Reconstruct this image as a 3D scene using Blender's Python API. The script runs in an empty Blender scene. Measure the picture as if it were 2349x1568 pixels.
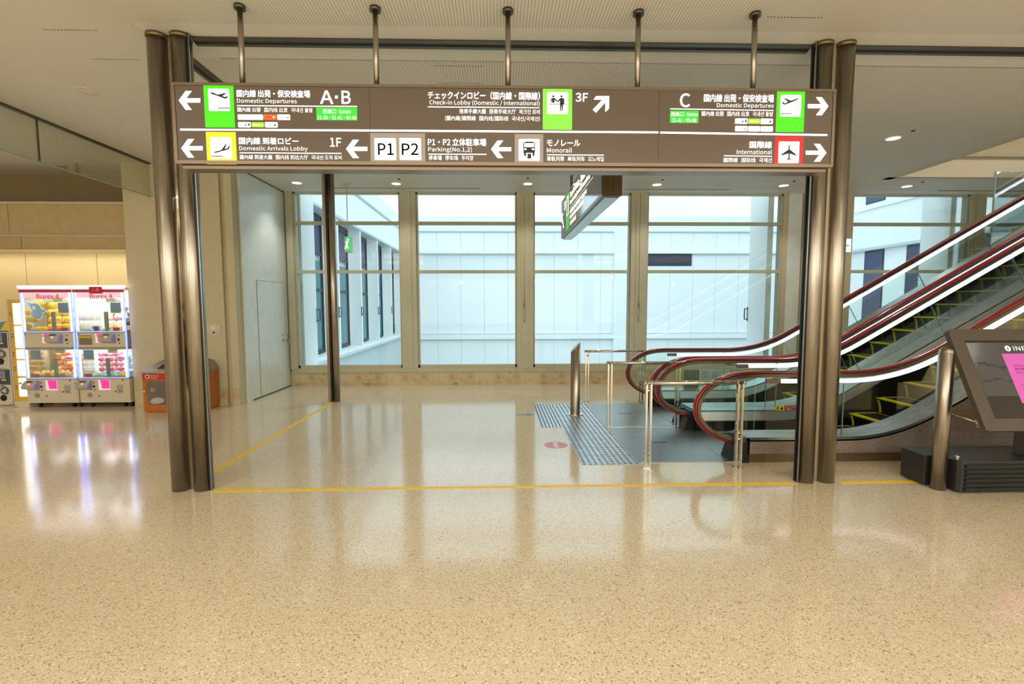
import bpy, bmesh, math, random
from mathutils import Vector, Matrix
random.seed(7)
C = bpy.context.scene.collection
SC = bpy.context.scene
PI = math.pi
def rgb(r, g, b):
    f = lambda c: (c/255/12.92 if c/255 <= .04045 else ((c/255+.055)/1.055)**2.4)
    return (f(r), f(g), f(b), 1)

# ------------------------------------------------------------------ camera
EYE = Vector((0, 0, 1.65)); FPX = 1109.5
_p, _y, _r = .0756960, .0285385, -.0024404
_f = Vector((math.sin(_y)*math.cos(_p), math.cos(_y)*math.cos(_p), -math.sin(_p)))
_rt = Vector((math.cos(_y), -math.sin(_y), 0)); _up = _rt.cross(_f)
RT = _rt*math.cos(_r) + _up*math.sin(_r); UP = -_rt*math.sin(_r) + _up*math.cos(_r)
cam = bpy.data.cameras.new('camera'); cam.sensor_width = 36; cam.lens = FPX/2349*36
cam.clip_start = .05; cam.clip_end = 300
co = bpy.data.objects.new('camera', cam); C.objects.link(co); SC.camera = co
M = Matrix((RT, UP, -_f)).transposed().to_4x4(); M.translation = EYE; co.matrix_world = M

# ------------------------------------------------------------------ sky: flat overcast daylight
wd = bpy.data.worlds.new('sky'); SC.world = wd; wd.use_nodes = True
bg = wd.node_tree.nodes['Background']; bg.inputs[0].default_value = (.80, .94, 1.0, 1); bg.inputs[1].default_value = 2.0

# ------------------------------------------------------------------ exposure
SC.view_settings.view_transform = 'Standard'; SC.view_settings.look = 'None'
SC.view_settings.gamma = 1; SC.view_settings.use_curve_mapping = False
SC.view_settings.exposure = 0.0
SC.cycles.use_denoising = True
SC.cycles.max_bounces = 8; SC.cycles.transparent_max_bounces = 16
SC.cycles.sample_clamp_indirect = 6; SC.cycles.caustics_reflective = False; SC.cycles.caustics_refractive = False

WARM = (1.0, .96, .88)
def area(name, loc, sx, sy, power, col=WARM, rot=(0, 0, 0)):
    l = bpy.data.lights.new(name, 'AREA'); l.shape = 'RECTANGLE'; l.size = sx; l.size_y = sy
    l.energy = power; l.color = col
    o = bpy.data.objects.new(name, l); C.objects.link(o); o.location = loc; o.rotation_euler = rot; return o
# unseen fill lights added behind the camera: two overhead, one upright facing forward
area('overhead_fill', (0, -2.2, 3.9), 12, 2.2, 220)
area('overhead_fill', (0, -5.6, 3.9), 12, 2.2, 200)
area('rear_fill', (0, -8.3, 1.9), 14, 2.6, 170, (1, .95, .86), (PI/2, 0, 0))
# the photographer's small flash
fl = bpy.data.lights.new('camera_flash', 'POINT'); fl.energy = 16; fl.shadow_soft_size = .03; fl.color = (1, .97, .92)
flo = bpy.data.objects.new('camera_flash', fl); C.objects.link(flo); flo.location = (0.0, -.02, 1.76)
for _x, _y, _z in ((-9, -4.5, 2.7), (-5.5, -3.2, 3.0), (-1.8, -4.2, 2.8), (1.8, -4.2, 2.8), (5.5, -3.2, 3.0), (9, -4.5, 2.7), (12.5, -2, 2.8), (-12.5, -2, 2.8)):
    _l = bpy.data.lights.new('hall_fill_point', 'POINT'); _l.energy = 165; _l.shadow_soft_size = .07; _l.color = (1, .96, .88)  # unseen point fills added behind the camera
    _o = bpy.data.objects.new('hall_fill_point', _l); C.objects.link(_o); _o.location = (_x, _y, _z)
DL_POWER = 58

# ------------------------------------------------------------------ materials
def _mat(name):
    m = bpy.data.materials.new(name); m.use_nodes = True
    return m, m.node_tree, m.node_tree.nodes['Principled BSDF']
def mat(name, col, rough=.5, metal=0, emit=0, ecol=None, coat=0, spec=None, alpha=None, trans=0, ior=None):
    m, nt, b = _mat(name)
    b.inputs['Base Color'].default_value = col; b.inputs['Roughness'].default_value = rough
    b.inputs['Metallic'].default_value = metal
    if emit: b.inputs['Emission Color'].default_value = ecol or col; b.inputs['Emission Strength'].default_value = emit
    if coat: b.inputs['Coat Weight'].default_value = coat; b.inputs['Coat Roughness'].default_value = .06
    if spec is not None: b.inputs['Specular IOR Level'].default_value = spec
    if trans: b.inputs['Transmission Weight'].default_value = trans
    if ior: b.inputs['IOR'].default_value = ior
    if alpha is not None: b.inputs['Alpha'].default_value = alpha
    return m
def noisy(name, c1, c2, scale, rough=.5, metal=0, stretch=(1, 1, 1), lo=.35, hi=.65, bump=0, detail=4, coat=0):
    m, nt, b = _mat(name); n = nt.nodes; L = nt.links
    tc = n.new('ShaderNodeTexCoord'); mp = n.new('ShaderNodeMapping'); mp.inputs['Scale'].default_value = stretch
    nz = n.new('ShaderNodeTexNoise'); nz.inputs['Scale'].default_value = scale; nz.inputs['Detail'].default_value = detail
    cr = n.new('ShaderNodeValToRGB'); e = cr.color_ramp.elements
    e[0].position = lo; e[0].color = c1; e[1].position = hi; e[1].color = c2
    L.new(tc.outputs['Object'], mp.inputs[0]); L.new(mp.outputs[0], nz.inputs['Vector']); L.new(nz.outputs['Fac'], cr.inputs[0])
    L.new(cr.outputs[0], b.inputs['Base Color']); b.inputs['Roughness'].default_value = rough; b.inputs['Metallic'].default_value = metal
    if coat: b.inputs['Coat Weight'].default_value = coat; b.inputs['Coat Roughness'].default_value = .05
    if bump:
        bp = n.new('ShaderNodeBump'); bp.inputs['Strength'].default_value = bump; bp.inputs['Distance'].default_value = .004
        L.new(nz.outputs['Fac'], bp.inputs['Height']); L.new(bp.outputs[0], b.inputs['Normal'])
    return m

def terrazzo():
    m, nt, b = _mat('terrazzo'); n = nt.nodes; L = nt.links
    tc = n.new('ShaderNodeTexCoord')
    def vor(scale):
        v = n.new('ShaderNodeTexVoronoi'); v.inputs['Scale'].default_value = scale; L.new(tc.outputs['Object'], v.inputs['Vector']); return v
    def ramp(pts):
        r = n.new('ShaderNodeValToRGB'); r.color_ramp.interpolation = 'CONSTANT'
        el = r.color_ramp.elements
        el[0].position = pts[0][0]; el[0].color = pts[0][1]; el[1].position = pts[1][0]; el[1].color = pts[1][1]
        for p, c in pts[2:]:
            x = el.new(p); x.color = c
        return r
    base = rgb(222, 206, 176)
    v1 = vor(150); s1 = n.new('ShaderNodeSeparateColor'); L.new(v1.outputs['Color'], s1.inputs[0])
    r1 = ramp([(0, rgb(96, 78, 60)), (.035, rgb(150, 128, 100)), (.09, rgb(206, 186, 150)), (.24, base), (.86, rgb(232, 216, 186)), (.94, rgb(250, 244, 226))])
    L.new(s1.outputs[0], r1.inputs[0])
    v2 = vor(290); s2 = n.new('ShaderNodeSeparateColor'); L.new(v2.outputs['Color'], s2.inputs[0])
    r2 = ramp([(0, rgb(120, 98, 74)), (.06, rgb(200, 180, 144)), (.2, base), (.88, rgb(242, 230, 204))])
    L.new(s2.outputs[1], r2.inputs[0])
    mx = n.new('ShaderNodeMix'); mx.data_type = 'RGBA'; mx.inputs[0].default_value = .4
    L.new(r1.outputs[0], mx.inputs[6]); L.new(r2.outputs[0], mx.inputs[7])
    nz = n.new('ShaderNodeTexNoise'); nz.inputs['Scale'].default_value = .7; nz.inputs['Detail'].default_value = 3
    L.new(tc.outputs['Object'], nz.inputs['Vector'])
    rr = n.new('ShaderNodeMapRange'); rr.inputs[3].default_value = .09; rr.inputs[4].default_value = .15
    L.new(nz.outputs['Fac'], rr.inputs[0]); L.new(rr.outputs[0], b.inputs['Roughness'])
    L.new(mx.outputs[2], b.inputs['Base Color'])
    b.inputs['Specular IOR Level'].default_value = .95
    return m

def ceiling_mat():
    m, nt, b = _mat('perforated_ceiling'); n = nt.nodes; L = nt.links
    g = n.new('ShaderNodeNewGeometry'); s = n.new('ShaderNodeSeparateXYZ'); L.new(g.outputs['Position'], s.inputs[0])
    def mth(op, a, bb, c=None):
        q = n.new('ShaderNodeMath'); q.operation = op
        for i, v in enumerate((a, bb, c)):
            if v is None: continue
            if isinstance(v, (int, float)): q.inputs[i].default_value = v
            else: L.new(v, q.inputs[i])
        return q.outputs[0]
    fx = mth('FRACT', mth('DIVIDE', s.outputs[0], .0262), 0)
    line = mth('LESS_THAN', fx, .30)
    out1 = mth('MAXIMUM', mth('LESS_THAN', s.outputs[1], 4.17), mth('LESS_THAN', s.outputs[0], -2.95)); out2 = mth('GREATER_THAN', s.outputs[1], 4.72)
    far = mth('LESS_THAN', s.outputs[1], 9.75)
    k = mth('MULTIPLY', mth('MULTIPLY', line, mth('MAXIMUM', out1, out2)), far)
    mx = n.new('ShaderNodeMix'); mx.data_type = 'RGBA'; L.new(k, mx.inputs[0])
    mx.inputs[6].default_value = rgb(228, 227, 218); mx.inputs[7].default_value = rgb(192, 185, 170)
    L.new(mx.outputs[2], b.inputs['Base Color']); b.inputs['Roughness'].default_value = .6
    return m

def marble():
    m, nt, b = _mat('beige_marble'); n = nt.nodes; L = nt.links
    tc = n.new('ShaderNodeTexCoord')
    nz = n.new('ShaderNodeTexNoise'); nz.inputs['Scale'].default_value = 3.2; nz.inputs['Detail'].default_value = 9
    nz.inputs['Distortion'].default_value = 1.4; L.new(tc.outputs['Object'], nz.inputs['Vector'])
    cr = n.new('ShaderNodeValToRGB'); e = cr.color_ramp.elements
    e[0].position = .33; e[0].color = rgb(158, 134, 98); e[1].position = .62; e[1].color = rgb(204, 188, 152)
    x = e.new(.45); x.color = rgb(190, 170, 132)
    L.new(nz.outputs['Fac'], cr.inputs[0]); L.new(cr.outputs[0], b.inputs['Base Color']); b.inputs['Roughness'].default_value = .25
    return m

def groove(name, c1, c2, period, axis=1, duty=.4, rough=.4, metal=0):
    m, nt, b = _mat(name); n = nt.nodes; L = nt.links
    if not metal: b.inputs['Specular IOR Level'].default_value = .25
    g = n.new('ShaderNodeNewGeometry'); s = n.new('ShaderNodeSeparateXYZ'); L.new(g.outputs['Position'], s.inputs[0])
    d = n.new('ShaderNodeMath'); d.operation = 'DIVIDE'; L.new(s.outputs[axis], d.inputs[0]); d.inputs[1].default_value = period
    f = n.new('ShaderNodeMath'); f.operation = 'FRACT'; L.new(d.outputs[0], f.inputs[0])
    l = n.new('ShaderNodeMath'); l.operation = 'LESS_THAN'; L.new(f.outputs[0], l.inputs[0]); l.inputs[1].default_value = duty
    mx = n.new('ShaderNodeMix'); mx.data_type = 'RGBA'; L.new(l.outputs[0], mx.inputs[0])
    mx.inputs[6].default_value = c1; mx.inputs[7].default_value = c2
    L.new(mx.outputs[2], b.inputs['Base Color']); b.inputs['Roughness'].default_value = rough; b.inputs['Metallic'].default_value = metal
    return m

def glass(name, tint=(1, 1, 1), refl=1.0, alpha=0.06, rough=.0):
    m = bpy.data.materials.new(name); m.use_nodes = True; nt = m.node_tree; n = nt.nodes; L = nt.links
    n.remove(n['Principled BSDF']); out = n['Material Output']
    tr = n.new('ShaderNodeBsdfTransparent'); tr.inputs[0].default_value = (*tint, 1)
    gl = n.new('ShaderNodeBsdfGlossy'); gl.inputs['Roughness'].default_value = rough; gl.inputs[0].default_value = (1, 1, 1, 1)
    fr = n.new('ShaderNodeFresnel'); fr.inputs[0].default_value = 1.45
    ml = n.new('ShaderNodeMath'); ml.operation = 'MULTIPLY'; ml.inputs[1].default_value = refl; L.new(fr.outputs[0], ml.inputs[0])
    mx = n.new('ShaderNodeMixShader'); L.new(ml.outputs[0], mx.inputs[0]); L.new(tr.outputs[0], mx.inputs[1]); L.new(gl.outputs[0], mx.inputs[2])
    L.new(mx.outputs[0], out.inputs[0]); return m

MT = dict(
 floor=terrazzo(), ceiling=ceiling_mat(), marble=marble(),
 ceil_plain=mat('ceiling_paint', rgb(216, 206, 186), .7),
 dark_hole=mat('dark_hole', rgb(60, 54, 45), .8),
 perf=mat('perforation_shadow', rgb(112, 102, 88), .8),
 wall=noisy('beige_wall', rgb(190, 180, 150), rgb(195, 185, 155), 14, .75),
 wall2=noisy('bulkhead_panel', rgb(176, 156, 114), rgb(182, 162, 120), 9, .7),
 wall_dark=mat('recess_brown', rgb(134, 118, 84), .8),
 cove=mat('yellow_wall_panel', rgb(226, 207, 158), .6),
 white_wall=noisy('white_steel_partition', rgb(214, 222, 214), rgb(222, 229, 221), 5, .28),
 frame=noisy('window_frame_beige', rgb(182, 180, 154), rgb(188, 186, 160), 6, .45),
 steel=noisy('brushed_steel', rgb(158, 150, 138), rgb(176, 168, 156), 60, .32, 1, (1, 1, .06)),
 plate=noisy('pillar_plate', rgb(150, 140, 118), rgb(156, 146, 124), 30, .06, 1, (1, 1, .05)),
 plate2=noisy('pillar_plate_satin', rgb(158, 146, 120), rgb(164, 152, 126), 30, .38, .5, (1, 1, .05)),
 chrome=mat('chrome', rgb(215, 208, 196), .08, 1),
 steel2=mat('satin_steel', rgb(176, 176, 172), .3, 1),
 deck=noisy('deck_steel', rgb(160, 166, 164), rgb(182, 188, 186), 20, .32, 1, (.1, 1, 1)),
 channel=mat('dark_bronze_channel', rgb(92, 88, 76), .35, .8),
 rail_black=mat('black_guide_rail', rgb(22, 24, 26), .4),
 signbox=mat('bronze_sign_case', rgb(136, 122, 108), .3, .85),
 yellow_tape=mat('yellow_tape', rgb(250, 206, 6), .45),
 fin=mat('outside_white_panel', (.84, .87, .86, 1), .7),
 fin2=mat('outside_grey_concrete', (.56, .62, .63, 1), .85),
 outdark=mat('dark_louver', rgb(38, 46, 78), .6),
 outframe=mat('outside_dark_frame', rgb(46, 52, 66), .5),
 outglass=mat('outside_window_glass', rgb(62, 124, 132), .12, 0, spec=.8),
 outblind=mat('outside_blind', rgb(70, 74, 104), .5),
 navy=mat('outside_navy_glass', rgb(44, 60, 92), .2),
 pane=glass('window_pane', (.93, .985, 1.0), .55),
 bglass=glass('balustrade_glass', (.93, .975, .96), .55),
 eglass=mat('glass_edge_green', rgb(150, 178, 168), .2),
 smoke=glass('smoke_screen_glass', (.90, .92, .88), .5),
 red=mat('red_rubber_handrail', rgb(140, 12, 18), .22, coat=.6),
 guide=mat('handrail_guide', rgb(128, 116, 104), .3, .9),
 led=mat('handrail_light', (1, 1, 1, 1), .4, 0, 1.7, (.93, .88, 1.0, 1)),
 black=mat('black_plastic', rgb(14, 14, 15), .45),
 skirt=mat('black_skirt', rgb(13, 12, 11), .5, spec=.2),
 tread=groove('step_tread', rgb(24, 24, 22), rgb(9, 9, 9), .012, 1, .5, .6, 0),
 clad=noisy('speckled_cladding', rgb(116, 104, 94), rgb(148, 136, 126), 140, .45, .2, detail=2),
 kick=mat('bronze_kick_plate', rgb(124, 108, 82), .3, .7),
 yel=mat('yellow_step_edge', rgb(252, 244, 20), .45),
 tactile=noisy('tactile_steel', rgb(176, 182, 186), rgb(196, 202, 206), 12, .36, .85),
 bump=mat('tactile_bump', rgb(96, 106, 118), .45, .6),
 landing=groove('landing_plate_ribs', rgb(176, 182, 184), rgb(84, 90, 94), .022, 1, .45, .35, .85),
 wood=noisy('orange_wood', rgb(168, 92, 22), rgb(190, 110, 34), 8, .45, 0, (1, 1, .15)),
 cab=mat('cabinet_cream', rgb(206, 196, 172), .5),
 cab2=mat('cabinet_grey', rgb(150, 146, 134), .5),
 pink=mat('pink_lit_chute', rgb(236, 50, 140), .4, 0, .75),
 pinkpale=mat('pale_pink_lit', rgb(250, 190, 205), .4, 0, .6),
 magenta=mat('magenta_band', rgb(150, 24, 84), .4, 0, .25),
 ledw=mat('cabinet_led_white', (1, 1, 1, 1), .4, 0, 5.0, (.86, .92, 1, 1)),
 ledb=mat('cabinet_led_blue', rgb(60, 80, 255), .4, 0, 3.2, (.16, .22, 1, 1)),
 inner=mat('cabinet_inside_white', rgb(246, 238, 240), .5, 0, .8),  # glow added to brighten the cabinet insides; the panel is no lamp
 lilac=mat('lilac_side', rgb(165, 160, 215), .4),
 whitebox=mat('lit_white_panel', (1, 1, 1, 1), .5, 0, 2.6, (1, .98, .95, 1)),
 orangeyel=mat('mustard_panel', rgb(206, 168, 70), .5),
 skin=mat('skin', rgb(196, 148, 118), .55),
)
def flat(name, r, g, b, e=0, rough=.5):
    return mat(name, rgb(r, g, b), rough, 0, e)

# ------------------------------------------------------------------ mesh builder
WPOS = {}
class MB:
    def __init__(s): s.v = []; s.f = []; s.sm = []; s.mi = []
    def add(s, vs, fs, smooth=False, mi=0):
        o = len(s.v); s.v += [tuple(x) for x in vs]
        for f in fs: s.f.append(tuple(i+o for i in f)); s.sm.append(smooth); s.mi.append(mi)
        return s
    def box(s, x0, y0, z0, x1, y1, z1, mi=0):
        if x0 > x1: x0, x1 = x1, x0
        if y0 > y1: y0, y1 = y1, y0
        if z0 > z1: z0, z1 = z1, z0
        v = [(x0,y0,z0),(x1,y0,z0),(x1,y1,z0),(x0,y1,z0),(x0,y0,z1),(x1,y0,z1),(x1,y1,z1),(x0,y1,z1)]
        return s.add(v, [(0,3,2,1),(4,5,6,7),(0,1,5,4),(1,2,6,5),(2,3,7,6),(3,0,4,7)], mi=mi)
    def cyl(s, p0, p1, r, n=16, r1=None, caps=True, mi=0):
        p0 = Vector(p0); p1 = Vector(p1); d = (p1-p0).normalized()
        a = d.orthogonal().normalized(); b = d.cross(a); r1 = r if r1 is None else r1
        ring = [(math.cos(2*PI*i/n), math.sin(2*PI*i/n)) for i in range(n)]
        vs = [p0+(a*c+b*q)*r for c, q in ring] + [p1+(a*c+b*q)*r1 for c, q in ring]
        s.add(vs, [(i, (i+1) % n, n+(i+1) % n, n+i) for i in range(n)], True, mi)
        if caps:
            s.add(vs[:n], [tuple(reversed(range(n)))], mi=mi); s.add(vs[n:], [tuple(range(n))], mi=mi)
        return s
    def prism(s, poly, a, b, axis='y', mi=0):
        # poly: list of 2D points; axis = extrude axis
        def P(u, w, t):
            return {'y': (u, t, w), 'x': (t, u, w), 'z': (u, w, t)}[axis]
        n = len(poly)
        vs = [P(u, w, a) for u, w in poly] + [P(u, w, b) for u, w in poly]
        return s.add(vs, [tuple(range(n)), tuple(reversed(range(n, 2*n)))] + [(i, n+i, n+(i+1) % n, (i+1) % n) for i in range(n)], mi=mi)
    def sweep(s, pts, prof, y, closed=False, smooth=True, mi=0):
        # pts: path in XZ; prof: closed section of (dy, dn)
        k = len(prof); n = len(pts); vs = []
        for i, (x, z) in enumerate(pts):
            a = pts[max(i-1, 0)]; b = pts[min(i+1, n-1)]
            tx, tz = b[0]-a[0], b[1]-a[1]; L = math.hypot(tx, tz) or 1; nx, nz = -tz/L, tx/L
            for dy, dn in prof: vs.append((x+nx*dn, y+dy, z+nz*dn))
        fs = [(i*k+j, i*k+(j+1) % k, (i+1)*k+(j+1) % k, (i+1)*k+j) for i in range(n-1) for j in range(k)]
        s.add(vs, fs, smooth, mi)
        s.add(vs[:k], [tuple(range(k))], mi=mi); s.add(vs[-k:], [tuple(reversed(range(k)))], mi=mi); return s
    def blob(s, c, rx, ry, rz, n=10, m=7, mi=0):
        vs = []; fs = []
        for i in range(m+1):
            t = PI*i/m
            for j in range(n):
                p = 2*PI*j/n; vs.append((c[0]+rx*math.sin(t)*math.cos(p), c[1]+ry*math.sin(t)*math.sin(p), c[2]+rz*math.cos(t)))
        for i in range(m):
            for j in range(n): fs.append((i*n+j, (i+1)*n+j, (i+1)*n+(j+1) % n, i*n+(j+1) % n))
        return s.add(vs, fs, True, mi)
    def build(s, name, m, parent=None, bevel=0, label=None, cat=None, group=None, kind=None, origin=None):
        xs = [p[0] for p in s.v]; ys = [p[1] for p in s.v]; zs = [p[2] for p in s.v]
        og = origin or ((min(xs)+max(xs))/2, (min(ys)+max(ys))/2, min(zs) if parent is None else (min(zs)+max(zs))/2)
        me = bpy.data.meshes.new(name)
        me.from_pydata([(p[0]-og[0], p[1]-og[1], p[2]-og[2]) for p in s.v], [], s.f)
        for q, sm, mi in zip(me.polygons, s.sm, s.mi): q.use_smooth = sm; q.material_index = mi
        for mm in (m if isinstance(m, (list, tuple)) else [m]): me.materials.append(mm)
        bm = bmesh.new(); bm.from_mesh(me); bmesh.ops.remove_doubles(bm, verts=bm.verts, dist=1e-5)
        bmesh.ops.recalc_face_normals(bm, faces=bm.faces); bm.to_mesh(me); bm.free(); me.update()
        o = bpy.data.objects.new(name, me); C.objects.link(o)
        place(o, og, parent)
        if bevel:
            bv = o.modifiers.new('bevel', 'BEVEL'); bv.width = bevel; bv.segments = 2; bv.limit_method = 'ANGLE'
        return tag(o, label, cat, group, kind)
def place(o, og, parent):
    WPOS[o.name] = Vector(og)
    if parent is not None: o.parent = parent; o.location = Vector(og)-WPOS[parent.name]
    else: o.location = og
def tag(o, label=None, cat=None, group=None, kind=None):
    for k, v in (('label', label), ('category', cat), ('group', group), ('kind', kind)):
        if v: o[k] = v
    return o
def thing(name, loc, label, cat, group=None, kind=None):
    o = bpy.data.objects.new(name, None); C.objects.link(o); o.empty_display_size = .1
    place(o, loc, None); return tag(o, label, cat, group, kind)
def bx(name, m, parent, *c, **k): return MB().box(*c).build(name, m, parent, **k)
def struct(name, m, *c, **k): return MB().box(*c).build(name, m, None, kind='structure', **k)
def at(px, py, Y):          # photograph pixel -> point on the plane at depth Y
    d = RT*((px-1174.5)/FPX) + UP*(-(py-784)/FPX) + _f
    return EYE + d*(Y/d.y)

# ------------------------------------------------------------------ lettering
_tc = {}; _cu = _to = None
FONT = None
try:
    import os
    _fp = os.path.join(bpy.utils.system_resource('DATAFILES'), 'fonts', 'Noto Sans CJK Regular.woff2')
    if os.path.exists(_fp): FONT = bpy.data.fonts.load(_fp)
except Exception: FONT = None
def glyphs(s, bold=0.0):
    if s in _tc: return _tc[s]
    global _cu, _to
    if _cu is None:                      # one text curve, reused, so that the font is loaded only once
        _cu = bpy.data.curves.new('t', 'FONT'); _cu.size = 1; _cu.resolution_u = 3
        if FONT: _cu.font = FONT
        _to = bpy.data.objects.new('t', _cu)
    _cu.body = s
    me = _to.to_mesh()
    vs = [tuple(v.co) for v in me.vertices]; fs = [tuple(p.vertices) for p in me.polygons]
    _to.to_mesh_clear()
    _tc[s] = (vs, fs); return vs, fs
def put_text(mb, s, u0, v0, u1, v1, P, bold=0.0, mi=0):
    """fit text in u0..u1 (left..right) and v0..v1 (bottom..top); P maps (u, v) to 3D"""
    vs, fs = glyphs(s, bold)
    if not vs: return
    xs = [v[0] for v in vs]; ys = [v[1] for v in vs]; ax, bx_, ay, by = min(xs), max(xs), min(ys), max(ys)
    b = bold*(v1-v0)*1.6       # overprint slightly shifted copies for a bolder stroke
    for du, dv in (((0, 0),) if not bold else ((-b, 0), (b, 0), (0, b), (0, -b))):
        q = [P(u0+du+(x-ax)/(bx_-ax)*(u1-u0), v0+dv+(y-ay)/(by-ay)*(v1-v0)) for x, y, z in vs]
        mb.add(q, fs, mi=mi)
def rrect(x0, z0, x1, z1, r, n=4):
    pts = []
    for cx, cz, a in ((x1-r, z1-r, 0), (x0+r, z1-r, 90), (x0+r, z0+r, 180), (x1-r, z0+r, 270)):
        for i in range(n+1):
            t = math.radians(a+90*i/n); pts.append((cx+r*math.cos(t), cz+r*math.sin(t)))
    return pts

# ================================================================== SETTING
H = 3.93
floor = struct('floor', MT['floor'], -14, -9, -.2, 16, 10.05, 0)
# ceiling in slabs around the escalator opening (X 7.2..14, Y 4.0..8.7)
cb = MB()
for c in ((-14, -9, 7.2, 8.82), (-6.02, 8.82, 7.2, 10.25), (7.2, -9, 16, 4.0), (7.2, 8.70, 16, 10.25), (13, 4.0, 16, 8.70)):
    cb.box(c[0], c[1], H, c[2], c[3], H+.25)
ceil = cb.build('ceiling', MT['ceiling'], kind='structure')
# dashed perforation rows and access hatch outlines
def dash(mb, x0, y0, x1, y1, step=.0262):
    n = int(math.hypot(x1-x0, y1-y0)/step)
    for i in range(n):
        x = x0+(x1-x0)*i/n; y = y0+(y1-y0)*i/n
        mb.box(x, y-.005, H-.002, x+.013, y+.005, H+.001)
d = MB(); dash(d, -2.55, 4.73, 9, 4.73)
d.build('perforation_row', MT['perf'], ceil, kind='stuff')
for (xa, xb, ya, yb) in ((-3.745, -3.30, 4.29, 4.77), (-.60, -.13, 4.82, 5.18), (2.15, 2.61, 3.55, 3.97)):
    h = MB(); dash(h, xa, ya, xb, ya); dash(h, xa, yb, xb, yb)
    h.build('access_hatch', MT['perf'], ceil)
# header channels of the fire shutters, at the ceiling
tr = MB()
for y0, y1, m in ((4.36, 4.41, 0), (4.46, 4.50, 0)): tr.box(-2.62, y0, H-.012, 2.80, y1, H+.002)
tr.box(-2.62, 4.41, H-.004, 2.80, 4.46, H+.002, 1)
tr.box(3.16, 4.36, H-.012, 12, 4.41, H+.002).box(3.16, 4.46, H-.012, 12, 4.50, H+.002).box(3.16, 4.41, H-.004, 12, 4.46, H+.002, 1)
tr.build('trim_1', [MT['channel'], MT['dark_hole']], kind='structure')
tr = MB().box(-2.93, 4.45, H-.012, -2.89, 8.33, H+.002).box(-2.84, 4.45, H-.012, -2.80, 8.33, H+.002).box(-2.89, 4.45, H-.004, -2.84, 8.33, H+.002, 1)
tr.build('trim_2', [MT['channel'], MT['dark_hole']], kind='structure')
tr = MB().box(-4.28, 8.30, H-.03, -2.93, 8.35, H+.002).box(-4.28, 8.40, H-.03, -2.93, 8.45, H+.002).box(-4.28, 8.35, H-.01, -2.93, 8.40, H+.002, 1)
tr.build('trim_3', [MT['channel'], MT['dark_hole']], kind='structure')
# linear air slots near the window
for i, (a, b) in enumerate(((-3.39, -.35), (2.51, 4.62), (8.86, 11.5))):
    s = MB().box(a, 9.62, H-.006, b, 9.65, H+.001).box(a, 9.70, H-.006, b, 9.73, H+.001).box(a, 9.65, H-.001, b, 9.70, H+.001, 1)
    s.build('air_slot', [MT['ceil_plain'], MT['dark_hole']], None, label=('long linear air slot in the ceiling before the left windows', 'linear air slot in the ceiling before the wide fourth window', 'linear air slot in the ceiling above the escalators')[i], cat='air vent', group='linear ceiling air slots')

# yellow tape on the floor
for (pts, lab) in ((((-2.55, 4.295), (2.74, 4.295)), 'long yellow floor line between the two double steel pillars'),
                   (((3.17, 4.295), (3.93, 4.295)), 'short yellow floor line running from right pillars to the kiosk base')):
    MB().box(pts[0][0], 4.268, 0, pts[1][0], 4.324, .0015).build('floor_line', MT['yellow_tape'], None, label=lab, cat='floor marking')
MB().box(-2.872, 4.78, 0, -2.816, 8.28, .0015).build('floor_line', MT['yellow_tape'], None, label='yellow floor line running back from left pillars to the slim pillar', cat='floor marking')
# floor stickers
ar = MB().prism([(.27, 7.17), (.27, 7.23), (.42, 7.23), (.42, 7.28), (.555, 7.20), (.42, 7.12), (.42, 7.17)], 0, .0015, 'z')
ar.build('floor_arrow', flat('blue_sticker', 86, 132, 178), None, label='small blue arrow sticker on the floor beside tactile paving', cat='floor sticker')
t = thing('no_entry_sticker', (.675, 5.60, 0), 'round pink no entry sticker with white bar on the floor', 'floor sticker')
MB().cyl((.675, 5.60, 0), (.675, 5.60, .0014), .135, 32).build('disc', flat('pink_sticker', 224, 150, 166), t)
MB().box(.648, 5.49, .0014, .702, 5.71, .002).build('bar', flat('sticker_white', 236, 230, 220), t)

# ------------------------------------------------------------------ window wall at Y = 10.05
WY = 10.05
def frame_piece(name, parent, *c): return bx(name, MT['frame'], parent, *c)
wb = MB().box(-4.29, WY, 0, 16, WY+.22, .28)          # spandrel
wb.build('wall_back', MT['wall'], kind='structure')
struct('wall_back_left', MT['wall'], -6.1, WY, 0, -4.29, WY+.2, H)
sp = MB()
sp.box(-4.25, WY-.04, .27, 16, WY+.15, .362)
sp.build('trim_4', MT['frame'], kind='structure')
# mullion pilasters
pil = [(-4.25, -4.12), (-1.98, -1.66), (.39, .73), (2.74, 3.08), (9.88, 10.20)]
for i, (a, b) in enumerate(pil):
    m = MB().box(a, WY-.06, .36, b, WY+.16, H)
    m.box(a+.10 if b-a > .2 else a, WY-.075, .36, b-.10 if b-a > .2 else b, WY-.06, H)
    m.build('trim_%d' % (5+i), MT['frame'], kind='structure')
rw = MB().box(6.32, WY-.10, 0, 7.35, WY+.2, H).box(5.92, WY-.02, .3, 6.32, WY+.2, H)
rw.build('wall_pier', MT['wall'], kind='structure')
MB().box(6.02, WY-.045, .3, 6.30, WY-.02, H).build('trim_10', MT['white_wall'], kind='structure')
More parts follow.
